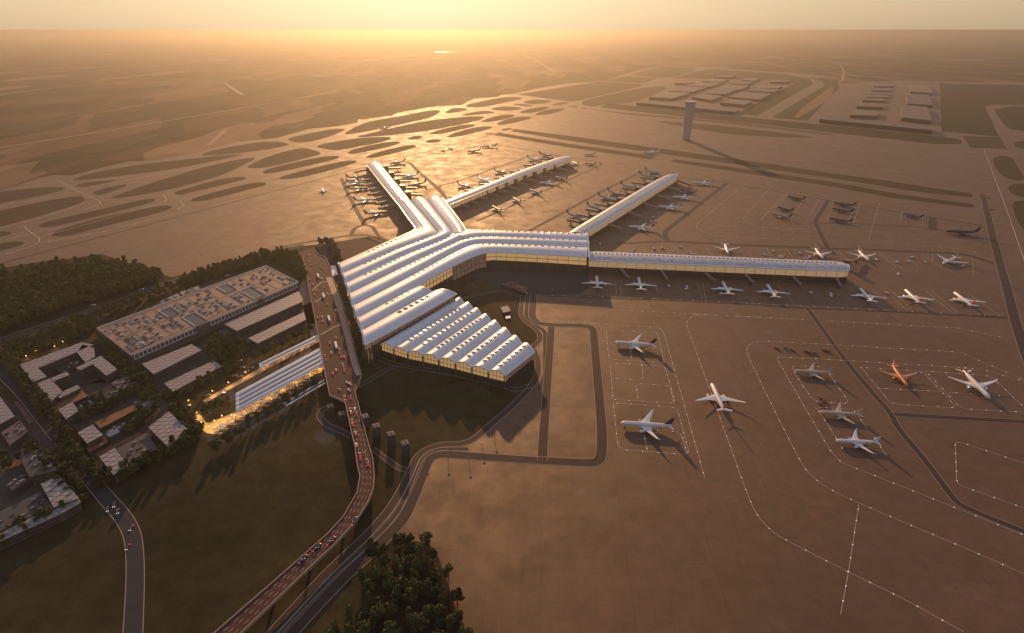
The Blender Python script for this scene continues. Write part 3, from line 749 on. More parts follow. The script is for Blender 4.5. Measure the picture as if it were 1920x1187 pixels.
for k, (p_, ang, tilt, cross, vo, mesh) in enumerate(allsky):
    if k < 98: put_skylight(mesh, vo, p_, ang, tilt, cross)
    else:
        ca, sa = math.cos(ang), math.sin(ang)
        farm.mesh([(p_.x + v.co.x * ca - v.co.y * sa, p_.y + v.co.x * sa + v.co.y * ca, p_.z + v.co.z) for v in mesh.vertices],
                  [tuple(f.vertices) for f in mesh.polygons if mesh.materials[f.material_index] == SKYL], SKYL)
        farm.mesh([(p_.x + v.co.x * ca - v.co.y * sa, p_.y + v.co.x * sa + v.co.y * ca, p_.z + v.co.z + .02) for v in mesh.vertices],
                  [tuple(f.vertices) for f in mesh.polygons if mesh.materials[f.material_index] == SKYG], SKYG)
at_world(term, tag(farm.build('roof_skylights', term), kind='stuff'))
def facade(parent, px, z0, zb, z1, name='glass_facade', glass=GLASSW, bay=12.0, rows=2, inset=3.0, side=1, base=BASE, frame=STEEL, zpx=ZE, smooth=0, fin=1.2):
    """wall below an eave line: dark base z0..zb, glazed band zb..z1 with mullions"""
    p = W(px, zpx)
    if smooth: p = chaikin(p, smooth, False)
    p = offset(p, inset * side)
    gm = MB(); fm = MB(); bm_ = MB()
    for i in range(len(p) - 1):
        a, b = p[i], p[i + 1]
        q = [a, b] if side < 0 else [b, a]
        gm.face([(q[1].x, q[1].y, zb), (q[0].x, q[0].y, zb), (q[0].x, q[0].y, z1), (q[1].x, q[1].y, z1)], glass)
        if zb > z0: bm_.face([(q[1].x, q[1].y, z0), (q[0].x, q[0].y, z0), (q[0].x, q[0].y, zb), (q[1].x, q[1].y, zb)], base)
    for q, a in along(p, bay, 0.0):
        fm.box((q.x, q.y, (z0 + z1) / 2), (fin * .6, fin, z1 - z0), frame, a)
    for k in range(rows + 1):
        z = zb + (z1 - zb) * k / rows
        o1, o2 = offset(p, .5), offset(p, -.5)
        strip(fm, [Vector((v.x, v.y, z + .45)) for v in o1], [Vector((v.x, v.y, z + .45)) for v in o2], frame)
        for oo in (o1, o2):
            for i in range(len(oo) - 1):
                fm.face([(oo[i].x, oo[i].y, z - .45), (oo[i + 1].x, oo[i + 1].y, z - .45), (oo[i + 1].x, oo[i + 1].y, z + .45), (oo[i].x, oo[i].y, z + .45)], frame)
    o = at_world(parent, gm.build(name, parent)); fo = fm.build('mullions', o)
    if zb > z0: at_world(parent, bm_.build('base_wall', parent))
    return o
# side = which side of the running direction is inwards
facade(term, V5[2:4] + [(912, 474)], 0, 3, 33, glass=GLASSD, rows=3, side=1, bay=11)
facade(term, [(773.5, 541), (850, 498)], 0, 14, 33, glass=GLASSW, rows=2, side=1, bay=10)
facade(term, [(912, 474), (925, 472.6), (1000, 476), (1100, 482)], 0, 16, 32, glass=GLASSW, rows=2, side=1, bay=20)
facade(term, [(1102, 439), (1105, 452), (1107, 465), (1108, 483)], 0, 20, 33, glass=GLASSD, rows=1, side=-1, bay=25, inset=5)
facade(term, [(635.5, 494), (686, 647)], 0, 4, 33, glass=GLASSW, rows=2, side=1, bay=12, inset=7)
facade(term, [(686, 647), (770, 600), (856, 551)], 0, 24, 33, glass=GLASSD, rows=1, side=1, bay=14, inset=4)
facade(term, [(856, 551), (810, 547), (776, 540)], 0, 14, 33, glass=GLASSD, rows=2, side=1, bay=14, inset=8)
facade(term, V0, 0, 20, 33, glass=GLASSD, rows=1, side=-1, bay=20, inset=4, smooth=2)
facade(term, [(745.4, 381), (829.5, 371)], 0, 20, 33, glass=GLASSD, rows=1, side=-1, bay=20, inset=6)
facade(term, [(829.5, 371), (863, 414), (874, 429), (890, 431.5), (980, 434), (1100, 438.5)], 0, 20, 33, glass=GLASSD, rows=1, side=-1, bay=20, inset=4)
# white end fascia of the west gable line and east end
fa = MB()
for q, z, w in (([(634.5, 492.5), (642, 512.5), (648.5, 531), (655, 550), (661.5, 573), (670, 596), (678.5, 619), (685, 647.5)], ZE, 3.2), ([(1100, 437), (1103, 452), (1103, 464.5), (1104, 483)], ZE, 3.4)):
    p = W(q, z); a, b = offset(p, w / 2), offset(p, -w / 2)
    strip(fa, [v + Vector((0, 0, .9)) for v in a], [v + Vector((0, 0, .9)) for v in b], TRIM)
    for oo in (a, b):
        for i in range(len(oo) - 1): fa.face([oo[i] - Vector((0, 0, 1.5)), oo[i + 1] - Vector((0, 0, 1.5)), oo[i + 1] + Vector((0, 0, .9)), oo[i] + Vector((0, 0, .9))], TRIM)
at_world(term, fa.build('fascia', term))
# entrance canopy columns along the west front
for t in range(8):
    x, y = [(640, 503), (646, 522), (652, 541), (658, 561), (666, 585), (674, 608), (681, 630), (685, 642)][t]
    c = MB(); q = P(x, y, ZE); c.tube((q.x + 2, q.y, 0), (q.x + 2, q.y, ZE - 1.5), .8, .6, TRIM, 8)
    at_world(term, c.build('column', term))

# ---------------- lower hall with eight arched vaults
ZH = 20.0  # eave height of the hall
hall = empty('transit_hall', P(850, 640), label='white hall of eight short arched vaults with glazed gables beside the terminal', cat='terminal hall')
HW = C(680, 530, 5.647, [(185, 655), (325, 700), (475, 745), (635, 775), (805, 815), (980, 855), (1155, 900), (1330, 945), (1505, 985)])
HE = C(680, 530, 5.647, [(985, 175), (1075, 220), (1170, 280), (1260, 345), (1360, 410), (1465, 485), (1575, 570), (1685, 650), (1820, 735)])
wl = MB()
for i in range(8):
    a0, b0 = HW[i], HW[i + 1]; a1, b1 = HE[i], HE[i + 1]
    A = [P(*a0, ZH), P((a0[0] + a1[0]) / 2, (a0[1] + a1[1]) / 2, ZH), P(*a1, ZH)]; B = [P(*b0, ZH), P((b0[0] + b1[0]) / 2, (b0[1] + b1[1]) / 2, ZH), P(*b1, ZH)]
    A[1] = (A[0] + A[2]) / 2; B[1] = (B[0] + B[2]) / 2
    o, A2, B2, G = vault_obj('roof_vault', hall, A, B, 6.2, edge=(i == 0, True), p=.75, n=14)
    at_world(hall, o)
    L = (A[2] - A[0]).length
    pts, tilt, cross = crest_points(G, .42, 9.2 + (i % 3) * .6, L * (.14 if i else .25), L * .1)
    for k, (p_, ang) in enumerate(pts): put_skylight(SKM if i != 5 else SKM, o, p_, ang, tilt, cross)
    # gables with lit glass
    for row, nm in ((G[0], 'glass_gable'), (G[-1], 'glass_gable')):
        d = (G[1][0] - G[0][0]).normalized() * (3.0 if row is G[0] else -3.0)
        gm = MB(); pts_ = [v + d for v in row]
        lo = [Vector((v.x, v.y, 9.0)) for v in pts_]
        strip(gm, pts_, lo, GLASSW if row is G[0] else GLASSD)
        go = at_world(hall, gm.build(nm, hall))
        fm = MB()
        for k in (0, 3, 6, 9, 12):
            q = pts_[min(k, len(pts_) - 1)]; fm.box((q.x - d.x * .1, q.y - d.y * .1, (9 + q.z) / 2), (.5, .5, q.z - 9), STEEL)
        for z in (9.0, 15.0, 20.0):
            strip(fm, [Vector((v.x, v.y, z + .35)) - d * .12 for v in pts_], [Vector((v.x, v.y, z - .35)) - d * .12 for v in pts_], STEEL if z < 20 else TRIM)
        fm.build('mullions', go)
for i in range(9):
    q = P(*HW[i], ZH); c = MB(); c.box((q.x, q.y, ZH / 2), (1.6, 1.6, ZH), STEEL); at_world(hall, c.build('column', hall))
hw = W(HW, ZH); he = W(HE, ZH)
base = [v for v in offset(hw, 5)] if False else None
poly = [hw[0].lerp(he[0], .02), hw[8].lerp(he[8], .02), hw[8].lerp(he[8], .98), hw[0].lerp(he[0], .98)]
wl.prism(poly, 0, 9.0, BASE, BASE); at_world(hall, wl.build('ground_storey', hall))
sw = MB(); a, b = hw[8].lerp(he[8], .03), hw[8].lerp(he[8], .97)
nrm = Vector((-(b - a).normalized().y, (b - a).normalized().x, 0)) * 2
sw.face([(a + nrm).xy.to_3d() + Vector((0, 0, 9)), (b + nrm).xy.to_3d() + Vector((0, 0, 9)), b + nrm, a + nrm], GLASSD)
at_world(hall, sw.build('side_glass', hall))

# ---------------- piers
def pier(px_a, px_b, z, rise, label, parts_south, name='pier_building', step=9.0, s=.4, sk=SKS, base_h=12.0, taper=True):
    A, B = W(px_a, z), W(px_b, z)
    root = empty(name, ((A[0] + B[0]) / 2).xy.to_3d(), label=label, cat='pier', group='piers reaching out from the terminal')
    o, A2, B2, G = vault_obj('roof_vault', root, A, B, rise, m=METALPIER, n=10, thick=1.4)
    at_world(root, o)
    pts, tilt, cross = crest_points(G, s, step, 12, 16)
    if len(pts) > 95: pts = pts[::max(1, math.ceil(len(pts) / 95))]
    for p_, ang in pts: put_skylight(sk, o, p_, ang, tilt, cross)
    return root, A, B
pierA, aA, aB = pier([(745.2, 382), (716, 346), (688, 309.6)], [(767.4, 376), (740, 342), (709.5, 305)], 26, 5, 'pale pier running away to the back left beside the brightest apron', 0, step=11)
pierB, bA, bB = pier([(833, 378), (920, 342.5), (986.7, 315.8), (1050, 294.3), (1066, 293)], [(843, 384), (925, 351), (992, 324), (1058, 302), (1070, 297.5)], 24, 4, 'middle back pier ending short of the four parked jets', 0, step=11)
pierC, cA, cB = pier([(1067, 437), (1073, 431.5), (1150, 385), (1246.7, 327.8), (1266, 327)], [(1096, 439), (1102, 436), (1180, 388), (1265, 335), (1271, 331.5)], 24, 4.5, 'sunlit pier slanting to the back right from the terminal corner', 0, step=9)
pierD, dA, dB = pier([(1106, 471.5), (1300, 479.5), (1500, 488), (1573, 490.6), (1588, 496)], [(1104, 488), (1300, 496.5), (1500, 505), (1573, 508), (1593, 507)], 25, 4.5, 'long straight pier at right with glowing amber glass wall', 0, step=8, sk=SKM)
def pier_walls(root, pa, pb, z, zb, ga, gb, bay=14):
    facade(root, pa, 0, zb, z - 1.2, glass=ga, rows=1, side=-1, bay=bay, inset=2.2, zpx=z, fin=.8)
    facade(root, pb, 0, zb, z - 1.2, glass=gb, rows=1, side=1, bay=bay, inset=2.2, zpx=z, fin=.8)
pier_walls(pierA, [(745.2, 382), (716, 346), (688, 309.6), (709.5, 305)], [(767.4, 376), (740, 342), (709.5, 305)], 26, 14, GLASSD, GLASSD)
pier_walls(pierB, [(833, 378), (920, 342.5), (986.7, 315.8), (1050, 294.3), (1066, 293)], [(843, 384), (925, 351), (992, 324), (1058, 302), (1070, 297.5)], 24, 10, GLASSD, GLASSP)
pier_walls(pierC, [(1067, 437), (1073, 431.5), (1150, 385), (1246.7, 327.8), (1266, 327)], [(1096, 439), (1102, 436), (1180, 388), (1265, 335), (1271, 331.5)], 24, 10, GLASSD, GLASSP)
pier_walls(pierD, [(1106, 471.5), (1300, 479.5), (1500, 488), (1573, 490.6), (1588, 496)], [(1104, 488), (1300, 496.5), (1500, 505), (1573, 508), (1593, 507)], 25, 11, GLASSD, GLASSP, 18)

# ---------------- boarding bridges
def jetbridge(p, q, label, group, zt=9.0, big=1.0):
    """node tower by the pier at p, tunnel sloping out to q"""
    root = empty('boarding_bridge', (p.x, p.y, 0), label=label, cat='boarding bridge', group=group)
    d = Vector((q.x - p.x, q.y - p.y, 0)); L = d.length; a = math.atan2(d.y, d.x)
    t = MB(); hh = 17 if big == 1 else 20; t.box((0, 0, hh / 2), (9 * big, 9 * big, hh), STEEL, a); t.box((0, 0, hh + .4), (9 * big + 1, 9 * big + 1, .8), BRIDGE, a); t.build('tower', root)
    u = d.normalized(); w = Vector((-u.y, u.x, 0))
    def beam(r0, r1, wd, h, m):
        b = MB(); A_, B_ = u * r0[0] + Vector((0, 0, r0[1])), u * r1[0] + Vector((0, 0, r1[1]))
        vs = []
        for c in (A_, B_):
            for sx, sz in ((-1, 0), (1, 0), (1, 1), (-1, 1)): vs.append(c + w * (sx * wd * big / 2) + Vector((0, 0, sz * h * big)))
        b.mesh(vs, [(0, 3, 2, 1), (4, 5, 6, 7), (0, 1, 5, 4), (1, 2, 6, 5), (2, 3, 7, 6), (3, 0, 4, 7)], m); return b
    b = beam((4, 8), (L * .6, 6.3), 3.6, 3.4, BRIDGE); b.build('tunnel', root)
    beam((L * .55, 6.1), (L - 3, 5.0), 3.0, 3.0, BRIDGE).build('tunnel', root)
    c = MB(); e = u * (L - 1.5); c.tube((e.x, e.y, 4.8), (e.x, e.y, 8.3), 2.6, 2.6, BRIDGE, 10); c.build('cab', root)
    g_ = MB(); e = u * (L * .8); g_.box((e.x, e.y, 2.6), (.9, 3.0, 5.2), STEEL, a); g_.box((e.x, e.y, .6), (1.6, 3.6, 1.2), BASE, a); g_.build('wheel_support', root)
    g_ = MB(); e = u * (L * .4); g_.tube((e.x, e.y, 0), (e.x, e.y, 6.9), .5, .5, STEEL, 8); g_.build('leg', root)
ordn = ['first', 'second', 'third', 'fourth', 'fifth', 'sixth', 'seventh', 'eighth', 'ninth', 'tenth', 'eleventh', 'twelfth']
ORD = ordn + ['thirteenth', 'fourteenth', 'fifteenth', 'sixteenth', 'seventeenth', 'eighteenth', 'nineteenth', 'twentieth'] + ['twenty-' + o for o in ordn[:9]] + ['thirtieth'] + ['thirty-' + o for o in ordn[:9]]
for k, (x, x2) in enumerate(((1160, 1178), (1236, 1250), (1313, 1340), (1390, 1412), (1480, 1500), (1563, 1575))):
    y = 488 + (x - 1104) * .0413
    a_, b_ = P(x, y + 19, 0), P(x2, y + 36, 0)
    jetbridge(a_, b_, f'{ordn[k]} boarding bridge from the terminal on the near side of the amber-lit pier', 'bridges on the near side of the right pier')
for k, (x, x2) in enumerate(((1180, 1190), (1300, 1292), (1460, 1470), (1505, 1520), (1585, 1610))):
    y = 473 + (x - 1104) * .0413
    jetbridge(P(x, y + 10, 0), P(x2, y - 3, 0), f'{ordn[k]} boarding bridge from the terminal on the far side of the amber-lit pier', 'bridges on the far side of the right pier')
for k, (x, y) in enumerate(((1263, 341), (1242, 352.5), (1219, 367), (1194.5, 383), (1167, 400.5), (1131, 424))):
    jetbridge(P(x, y + 2, 0), P(x + 36, y + 12, 0), f'{ordn[k]} boarding bridge from the tip on the near side of the slanting back-right pier', 'bridges on the near side of the slanting pier', big=1.6)
for k in range(9):
    t = (k + .5) / 9; x, y = 1085 + (1240 - 1085) * t, 428 + (334 - 428) * t
    jetbridge(P(x, y + 4, 0), P(x - 30, y - 6 + t * 4, 0), f'{ordn[k]} boarding bridge from the terminal on the far side of the slanting pier', 'bridges on the far side of the slanting pier', big=1.6)
for k in range(12):
    t = (k + .6) / 12; x, y = 846 + (1062 - 846) * t, 392 + (308 - 392) * t
    jetbridge(P(x, y + 3, 0), P(x + 24, y + 5, 0), f'{ordn[k]} boarding bridge from the terminal on the near side of the middle back pier', 'bridges on the near side of the middle pier', big=1.6)
for k in range(7):
    t = (k + .7) / 7; x, y = 846 + (1040 - 846) * t, 383 + (299 - 383) * t
    jetbridge(P(x, y + 3, 0), P(x - 22, y - 1, 0), f'{ordn[k]} boarding bridge from the terminal on the far side of the middle back pier', 'bridges on the far side of the middle pier', big=1.6)
for k in range(9):
    t = (k + .5) / 9; x, y = 750 + (691 - 750) * t, 395 + (320 - 395) * t
    jetbridge(P(x - 2, y, 0), P(x - 30, y + 3, 0), f'{ordn[k]} boarding bridge from the terminal on the left side of the back left pier', 'bridges on the left side of the back left pier', big=1.6)
for k in range(5):
    t = (k + .5) / 5; x, y = 768 + (716 - 768) * t, 375 + (312 - 375) * t
    jetbridge(P(x + 3, y + 4, 0), P(x + 30, y + 1, 0), f'{ordn[k]} boarding bridge from the terminal on the right side of the back left pier', 'bridges on the right side of the back left pier', big=1.6)

# ================================================================ AIRCRAFT
def lathe_x(prof, m, n=16, mat2=None):
    mb = MB(); vs = []
    for x, r, z in prof:
        for i in range(n):
            a = 2 * math.pi * i / n; vs.append((x, r * math.cos(a), z + r * math.sin(a)))
    fs = []
    for k in range(len(prof) - 1):
        for i in range(n): fs.append((k * n + i, k * n + (i + 1) % n, (k + 1) * n + (i + 1) % n, (k + 1) * n + i))
    mb.mesh(vs, fs, m); return mb
def foil(mb, root_le, root_te, tip_le, tip_te, th0, th1, m, vertical=False):
    vs = []
    for le, te, th in ((root_le, root_te, th0), (tip_le, tip_te, th1)):
        le, te = Vector(le), Vector(te); mid = le.lerp(te, .35); off = Vector((0, th / 2, 0)) if vertical else Vector((0, 0, th / 2))
        vs += [le, mid + off, te, mid - off]
    mb.mesh(vs, [(0, 1, 5, 4), (1, 2, 6, 5), (2, 3, 7, 6), (3, 0, 4, 7), (4, 5, 6, 7), (3, 2, 1, 0)], m)
PLM = {}
def plane_meshes(body, fin, extra):
    key = (body.name, fin.name, extra)
    if key in PLM: return PLM[key]
    parts = []
    z = 5.2
    f = lathe_x([(33, .05, z - .6), (32.3, .9, z - .5), (31, 1.7, z - .3), (29, 2.5, z - .1), (26, 3.0, z), (-12, 3.0, z), (-20, 2.5, z + .5), (-27, 1.4, z + 1.3), (-32, .5, z + 2.0), (-33, .1, z + 2.1)], body, 16)
    f.box((1, 0, z - 2.6), (16, 5, 1.6), body)
    parts.append(('fuselage', f.data('fuselage', True), []))
    cw = MB()
    cw.mesh([(30.9, -1.2, z + 1.15), (30.9, 1.2, z + 1.15), (29.7, 1.55, z + 2.0), (29.7, -1.55, z + 2.0)], [(0, 1, 2, 3)], SKYG)
    parts.append(('cockpit_window', cw.data('cockpit_window'), []))
    wn_ = MB()
    for s in (1, -1):
        vs = [(27, s * 3.02, z + .5), (-18, s * 2.95, z + .55), (-18, s * 2.93, z + 1.0), (27, s * 2.95, z + .95)]
        wn_.face(vs if s < 0 else vs[::-1], mat('cabin_window', (0.05, 0.05, 0.06), .3, .6))
    parts.append(('window_row', wn_.data('window_row'), []))
    for s in (1, -1):
        w_ = MB()
        foil(w_, (9, s * 2, z - 1.6), (-7, s * 2, z - 1.6), (1.6, s * 12, z - .6), (-6, s * 12, z - .6), 1.7, .9, body)
        foil(w_, (1.6, s * 12, z - .6), (-6, s * 12, z - .6), (-9.5, s * 29, z + 1.4), (-12.2, s * 29, z + 1.4), .9, .3, body)
        foil(w_, (-9.5, s * 29, z + 1.4), (-12.2, s * 29, z + 1.4), (-13.6, s * 32, z + 3.0), (-14.6, s * 32, z + 3.0), .3, .1, body)
        parts.append(('wing', w_.data('wing'), []))
        e = MB(); n = 14
        prof = [(9.5, 1.75), (10, 2.0), (9, 2.05), (5.5, 1.7), (3.5, 1.1)]
        vs = []
        for x, r in prof:
            for i in range(n):
                a = 2 * math.pi * i / n; vs.append((x - 1.5, s * 10.3 + r * math.cos(a), z - 3.1 + r * math.sin(a)))
        e.mesh(vs, [(k * n + i, k * n + (i + 1) % n, (k + 1) * n + (i + 1) % n, (k + 1) * n + i) for k in range(4) for i in range(n)], body)
        e.mesh(vs[:n], [tuple(range(n))], BASE); e.mesh(vs[-n:], [tuple(range(n))], BASE)
        e.box((3, s * 10.3, z - 1.4), (6, .5, 1.3), body)
        parts.append(('engine', e.data('engine', False), []))
        t = MB(); foil(t, (-25, s * .8, z + 1.3), (-31, s * .8, z + 1.4), (-31.5, s * 9.8, z + 2.3), (-34, s * 9.8, z + 2.3), .7, .2, body)
        parts.append(('tailplane', t.data('tailplane'), []))
    v = MB()
    foil(v, (-22, 0, z + 2.3), (-31, 0, z + 2.2), (-31, 0, z + 12.2), (-35.2, 0, z + 12.2), .9, .25, fin, True)
    subs = []
    if extra:
        d = MB()
        for s in (1, -1):
            c0 = Vector((-29.6, s * .42, z + 7.2)); n = 12
            d.face([c0 + Vector((1.9 * math.cos(2 * math.pi * i / n), 0, 1.9 * math.sin(2 * math.pi * i / n))) for i in (range(n) if s < 0 else range(n - 1, -1, -1))], mat('gold_emblem', (0.75, 0.55, 0.22), .4, .5))
        subs.append(('tail_emblem', d.data('tail_emblem')))
    parts.append(('tail_fin', v.data('tail_fin'), subs))
    for nm, pos in (('nose_gear', [(27, 0)]), ('main_gear', [(-2, 5)]), ('main_gear', [(-2, -5)])):
        gmb = MB()
        for x, y in pos:
            gmb.tube((x, y, .9), (x, y, z - 2.2), .28, .35, TRIM, 6)
            gmb.tube((x, y - .9, .75), (x, y + .9, .75), .75, .75, BASE, 10)
            if nm == 'main_gear': gmb.tube((x - 1.8, y - .9, .75), (x - 1.8, y + .9, .75), .75, .75, BASE, 10)
        parts.append((nm, gmb.data(nm), []))
    PLM[key] = parts; return parts
DK = colour_mat('aircraft_dark_blue', (0.03, 0.035, 0.05), .35)
BL = colour_mat('aircraft_blue', (0.035, 0.055, 0.16), .35)
OR = colour_mat('aircraft_orange', (0.62, 0.22, 0.09), .4)
BG = colour_mat('aircraft_beige', (0.50, 0.40, 0.31), .4)
NV = colour_mat('fin_navy', (0.03, 0.04, 0.09), .4)
RD = colour_mat('fin_red', (0.35, 0.05, 0.03), .4)
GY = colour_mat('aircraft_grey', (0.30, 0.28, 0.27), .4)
BK = colour_mat('fin_black', (0.02, 0.02, 0.02), .35)
def plane(nose, tail, label, group, body=WHITEP, fin=None, extra=False, L=None):
    n_, t_ = P(nose[0], nose[1], 5.5), P(tail[0], tail[1], 6.5)
    d = (n_ - t_); d.z = 0; a = math.atan2(d.y, d.x); Lw = d.length
    Lw = min(max(Lw, 36), 74) if L is None else L
    sc_ = Lw / 66.0
    c = (n_ + t_) / 2
    root = empty('passenger_jet', (c.x, c.y, .16), a, label, 'airliner', group, sc_)
    for nm, me, subs in plane_meshes(body, fin or body, extra):
        o = inst(nm, me, root)
        for sn, sm in subs: inst(sn, sm, o)
G1, G2, G3, G4, G5 = 'jets parked nose-in below the right pier', 'jets parked above the right pier', 'jets on the open near apron', 'jets at the slanting back-right pier', 'jets at the middle back pier'
for k, (n_, t_, f_) in enumerate((((1118.5, 515.5), (1121, 541), None), ((1196.6, 518), (1203.3, 544.5), None), ((1354, 526), (1368.5, 552.5), None), ((1437.5, 531), (1455.7, 558.6), None), ((1611.4, 538.8), (1636, 566), None), ((1695.5, 541), (1727, 569), RD), ((1787, 546), (1826, 574.5), RD))):
    plane(n_, t_, f'white twin-engine jet pointing at the amber-lit pier, {ordn[k]} from the left in that near row', G1, fin=f_, L=60)
for k, (n_, t_) in enumerate((((1367, 478), (1358, 454)), ((1545, 485), (1527, 463.5)), ((1629.6, 488), (1609, 468.5)))):
    plane(n_, t_, f'white jet facing the camera just above the amber-lit pier, {ordn[k]} from the left', G2, fin=(RD if k == 0 else GY), L=58)
plane((1765, 494.5), (1797, 480), 'white jet parked askew in the open beyond the end of the right pier', G2, L=60)
plane((1773, 433), (1836, 435), 'dark blue airliner with a pale stripe near the right edge of the apron', G2, body=DK, fin=BK)
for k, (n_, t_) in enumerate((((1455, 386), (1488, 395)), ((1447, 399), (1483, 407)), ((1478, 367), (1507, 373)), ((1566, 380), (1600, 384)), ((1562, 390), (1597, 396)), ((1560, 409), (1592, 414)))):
    plane(n_, t_, f'silhouetted jet in the remote stands behind the right pier, {ordn[k]} of the six', 'dark jets on remote stands', body=(DK if k != 1 else GY), fin=BK, L=52)  # dark body colour stands in for the silhouette against the light
plane((1692, 398), (1730, 408), 'blue airliner alone on the remote stand beyond the dark ones', 'dark jets on remote stands', body=BL, fin=NV)
plane((1151.8, 641), (1229, 645), 'white airliner with navy tail on the upper marked stand, seen side-on', G3, fin=NV, extra=False)
plane((1162.5, 792), (1261, 797), 'large white airliner with dark tail on the lower marked stand, seen side-on', G3, fin=NV)
plane((1333.8, 718), (1358.5, 771), 'white airliner taxiing away up the line in the middle of the near apron', G3, fin=RD)
plane((1490, 693), (1558.5, 696), 'beige airliner, topmost of the three parked side-on together', G3, body=BG)
plane((1536.8, 770), (1615, 774), 'beige airliner in the middle of the three parked side-on together', G3, body=BG)
plane((1567.4, 823.5), (1648, 826), 'white airliner, lowest of the three parked side-on together', G3)
plane((1702, 722), (1673.6, 683), 'bright orange airliner facing the camera on a marked stand', G3, body=OR, fin=OR)
plane((1856, 746), (1806, 694), 'big white airliner with black tail and gold emblem at far right', G3, fin=BK, extra=True)
plane((608, 362), (603.5, 349), 'white jet alone on the pale apron left of the piers', 'jets out on the far field', L=48)
plane((713, 240.5), (732, 238), 'jet moving along the gleaming taxiway between the grass islands', 'jets out on the far field', body=GY, L=60)
for n_, t_, w_ in (((836, 283), (824, 276.5), 'left-hand'), ((851, 279.5), (838, 273.5), 'right-hand')):
    plane(n_, t_, f'{w_} one of two small dark jets side by side on the gleaming apron', 'jets out on the far field', body=GY, fin=DK, L=48)
plane((878, 284), (899, 281), 'jet in the glare left of its neighbour with tail raised to the right', 'jets out on the far field', body=GY, fin=DK, L=62)
plane((906, 274), (928, 273), 'farthest jet on the glowing apron behind the middle pier', 'jets out on the far field', body=GY, fin=DK, L=62)
plane((1205, 284), (1234, 284.5), 'white jet taxiing between the grass strips left of the control tower', 'jets out on the far field', L=64)
plane((1098, 289.5), (1113, 288), 'faint jet standing off the tip of the middle back pier', 'jets out on the far field', body=GY, L=46)
for k, (n_, t_) in enumerate((((683, 332), (652, 332)), ((686, 341), (651, 341)), ((690, 352), (655, 354)), ((702, 373), (667, 375)), ((722, 397), (690, 400)))):
    plane(n_, t_, f'jet nosed in on the left of the back left pier, {ordn[k]} from its tip', 'jets at the back left pier', body=(WHITEP if k in (1, 3) else GY), fin=DK, L=62)
for k, (n_, t_) in enumerate((((730, 307), (761, 301)), ((754, 333), (785, 326)), ((768, 348), (798, 341)))):
    plane(n_, t_, f'jet nosed in on the right of the back left pier, {ordn[k]} from its tip', 'jets at the back left pier', body=(GY if k != 1 else WHITEP), fin=DK, L=66)
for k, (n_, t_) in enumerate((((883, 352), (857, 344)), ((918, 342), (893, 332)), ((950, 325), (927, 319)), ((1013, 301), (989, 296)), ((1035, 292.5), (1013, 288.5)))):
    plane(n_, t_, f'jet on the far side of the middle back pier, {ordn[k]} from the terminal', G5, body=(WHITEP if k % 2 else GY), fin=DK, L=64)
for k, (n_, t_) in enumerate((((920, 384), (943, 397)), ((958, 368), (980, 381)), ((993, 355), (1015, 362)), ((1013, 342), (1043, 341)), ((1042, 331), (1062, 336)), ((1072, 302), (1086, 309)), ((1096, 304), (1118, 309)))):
    plane(n_, t_, f'jet on the near side of the middle back pier, {ordn[k]} from the terminal', G5, body=(WHITEP if k in (3, 5) else GY), fin=DK, L=58)  # grey bodies put shade into the colour of the shadowed jets
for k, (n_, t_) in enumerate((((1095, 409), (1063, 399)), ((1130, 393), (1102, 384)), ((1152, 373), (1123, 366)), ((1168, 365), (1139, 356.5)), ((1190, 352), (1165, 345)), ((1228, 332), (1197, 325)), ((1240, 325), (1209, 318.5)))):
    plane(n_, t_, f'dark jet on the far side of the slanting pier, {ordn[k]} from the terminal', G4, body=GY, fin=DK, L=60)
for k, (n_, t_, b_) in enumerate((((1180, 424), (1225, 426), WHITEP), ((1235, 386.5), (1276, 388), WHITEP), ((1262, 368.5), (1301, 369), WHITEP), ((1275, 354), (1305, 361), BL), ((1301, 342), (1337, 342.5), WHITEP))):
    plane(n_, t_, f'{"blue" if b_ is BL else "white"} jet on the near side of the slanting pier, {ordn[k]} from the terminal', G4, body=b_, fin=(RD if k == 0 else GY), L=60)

# ================================================================ CONTROL TOWER
base_p = P(1286.5, 262); hpx = 72
ct = empty('control_tower', base_p, label='tall plain grey control tower flaring slightly to a flat top', cat='control tower')
prof = [(0, 16.5), (20, 16.2), (60, 17.2), (100, 19), (135, 21.5), (150, 23)]
sh = MB(); n = 32; vs = []
for z, r in prof:
    for i in range(n):
        a = 2 * math.pi * i / n; vs.append((r * math.cos(a), r * .8 * math.sin(a), z))
sh.mesh(vs, [(k * n + i, k * n + (i + 1) % n, (k + 1) * n + (i + 1) % n, (k + 1) * n + i) for k in range(len(prof) - 1) for i in range(n)], TOWERM)
sh.build('shaft', ct, True)
tc_ = MB(); vs = []
for z, r in ((150, 23), (154, 23.4)):
    for i in range(n): a = 2 * math.pi * i / n; vs.append((r * math.cos(a), r * .8 * math.sin(a), z))
tc_.mesh(vs, [(i, (i + 1) % n, n + (i + 1) % n, n + i) for i in range(n)], mat('cab_glass', (0.2, 0.17, 0.13), .15, .8)); tc_.build('control_cab', ct, True)
tr = MB(); vs = []
for z, r in ((154, 24), (156, 24), (156, 20.5), (155, 20.5)):
    for i in range(n): a = 2 * math.pi * i / n; vs.append((r * math.cos(a), r * .8 * math.sin(a), z))
tr.mesh(vs, [(k * n + i, k * n + (i + 1) % n, (k + 1) * n + (i + 1) % n, (k + 1) * n + i) for k in range(3) for i in range(n)] + [tuple(range(3 * n, 4 * n))], TRIM); tr.build('roof', ct)

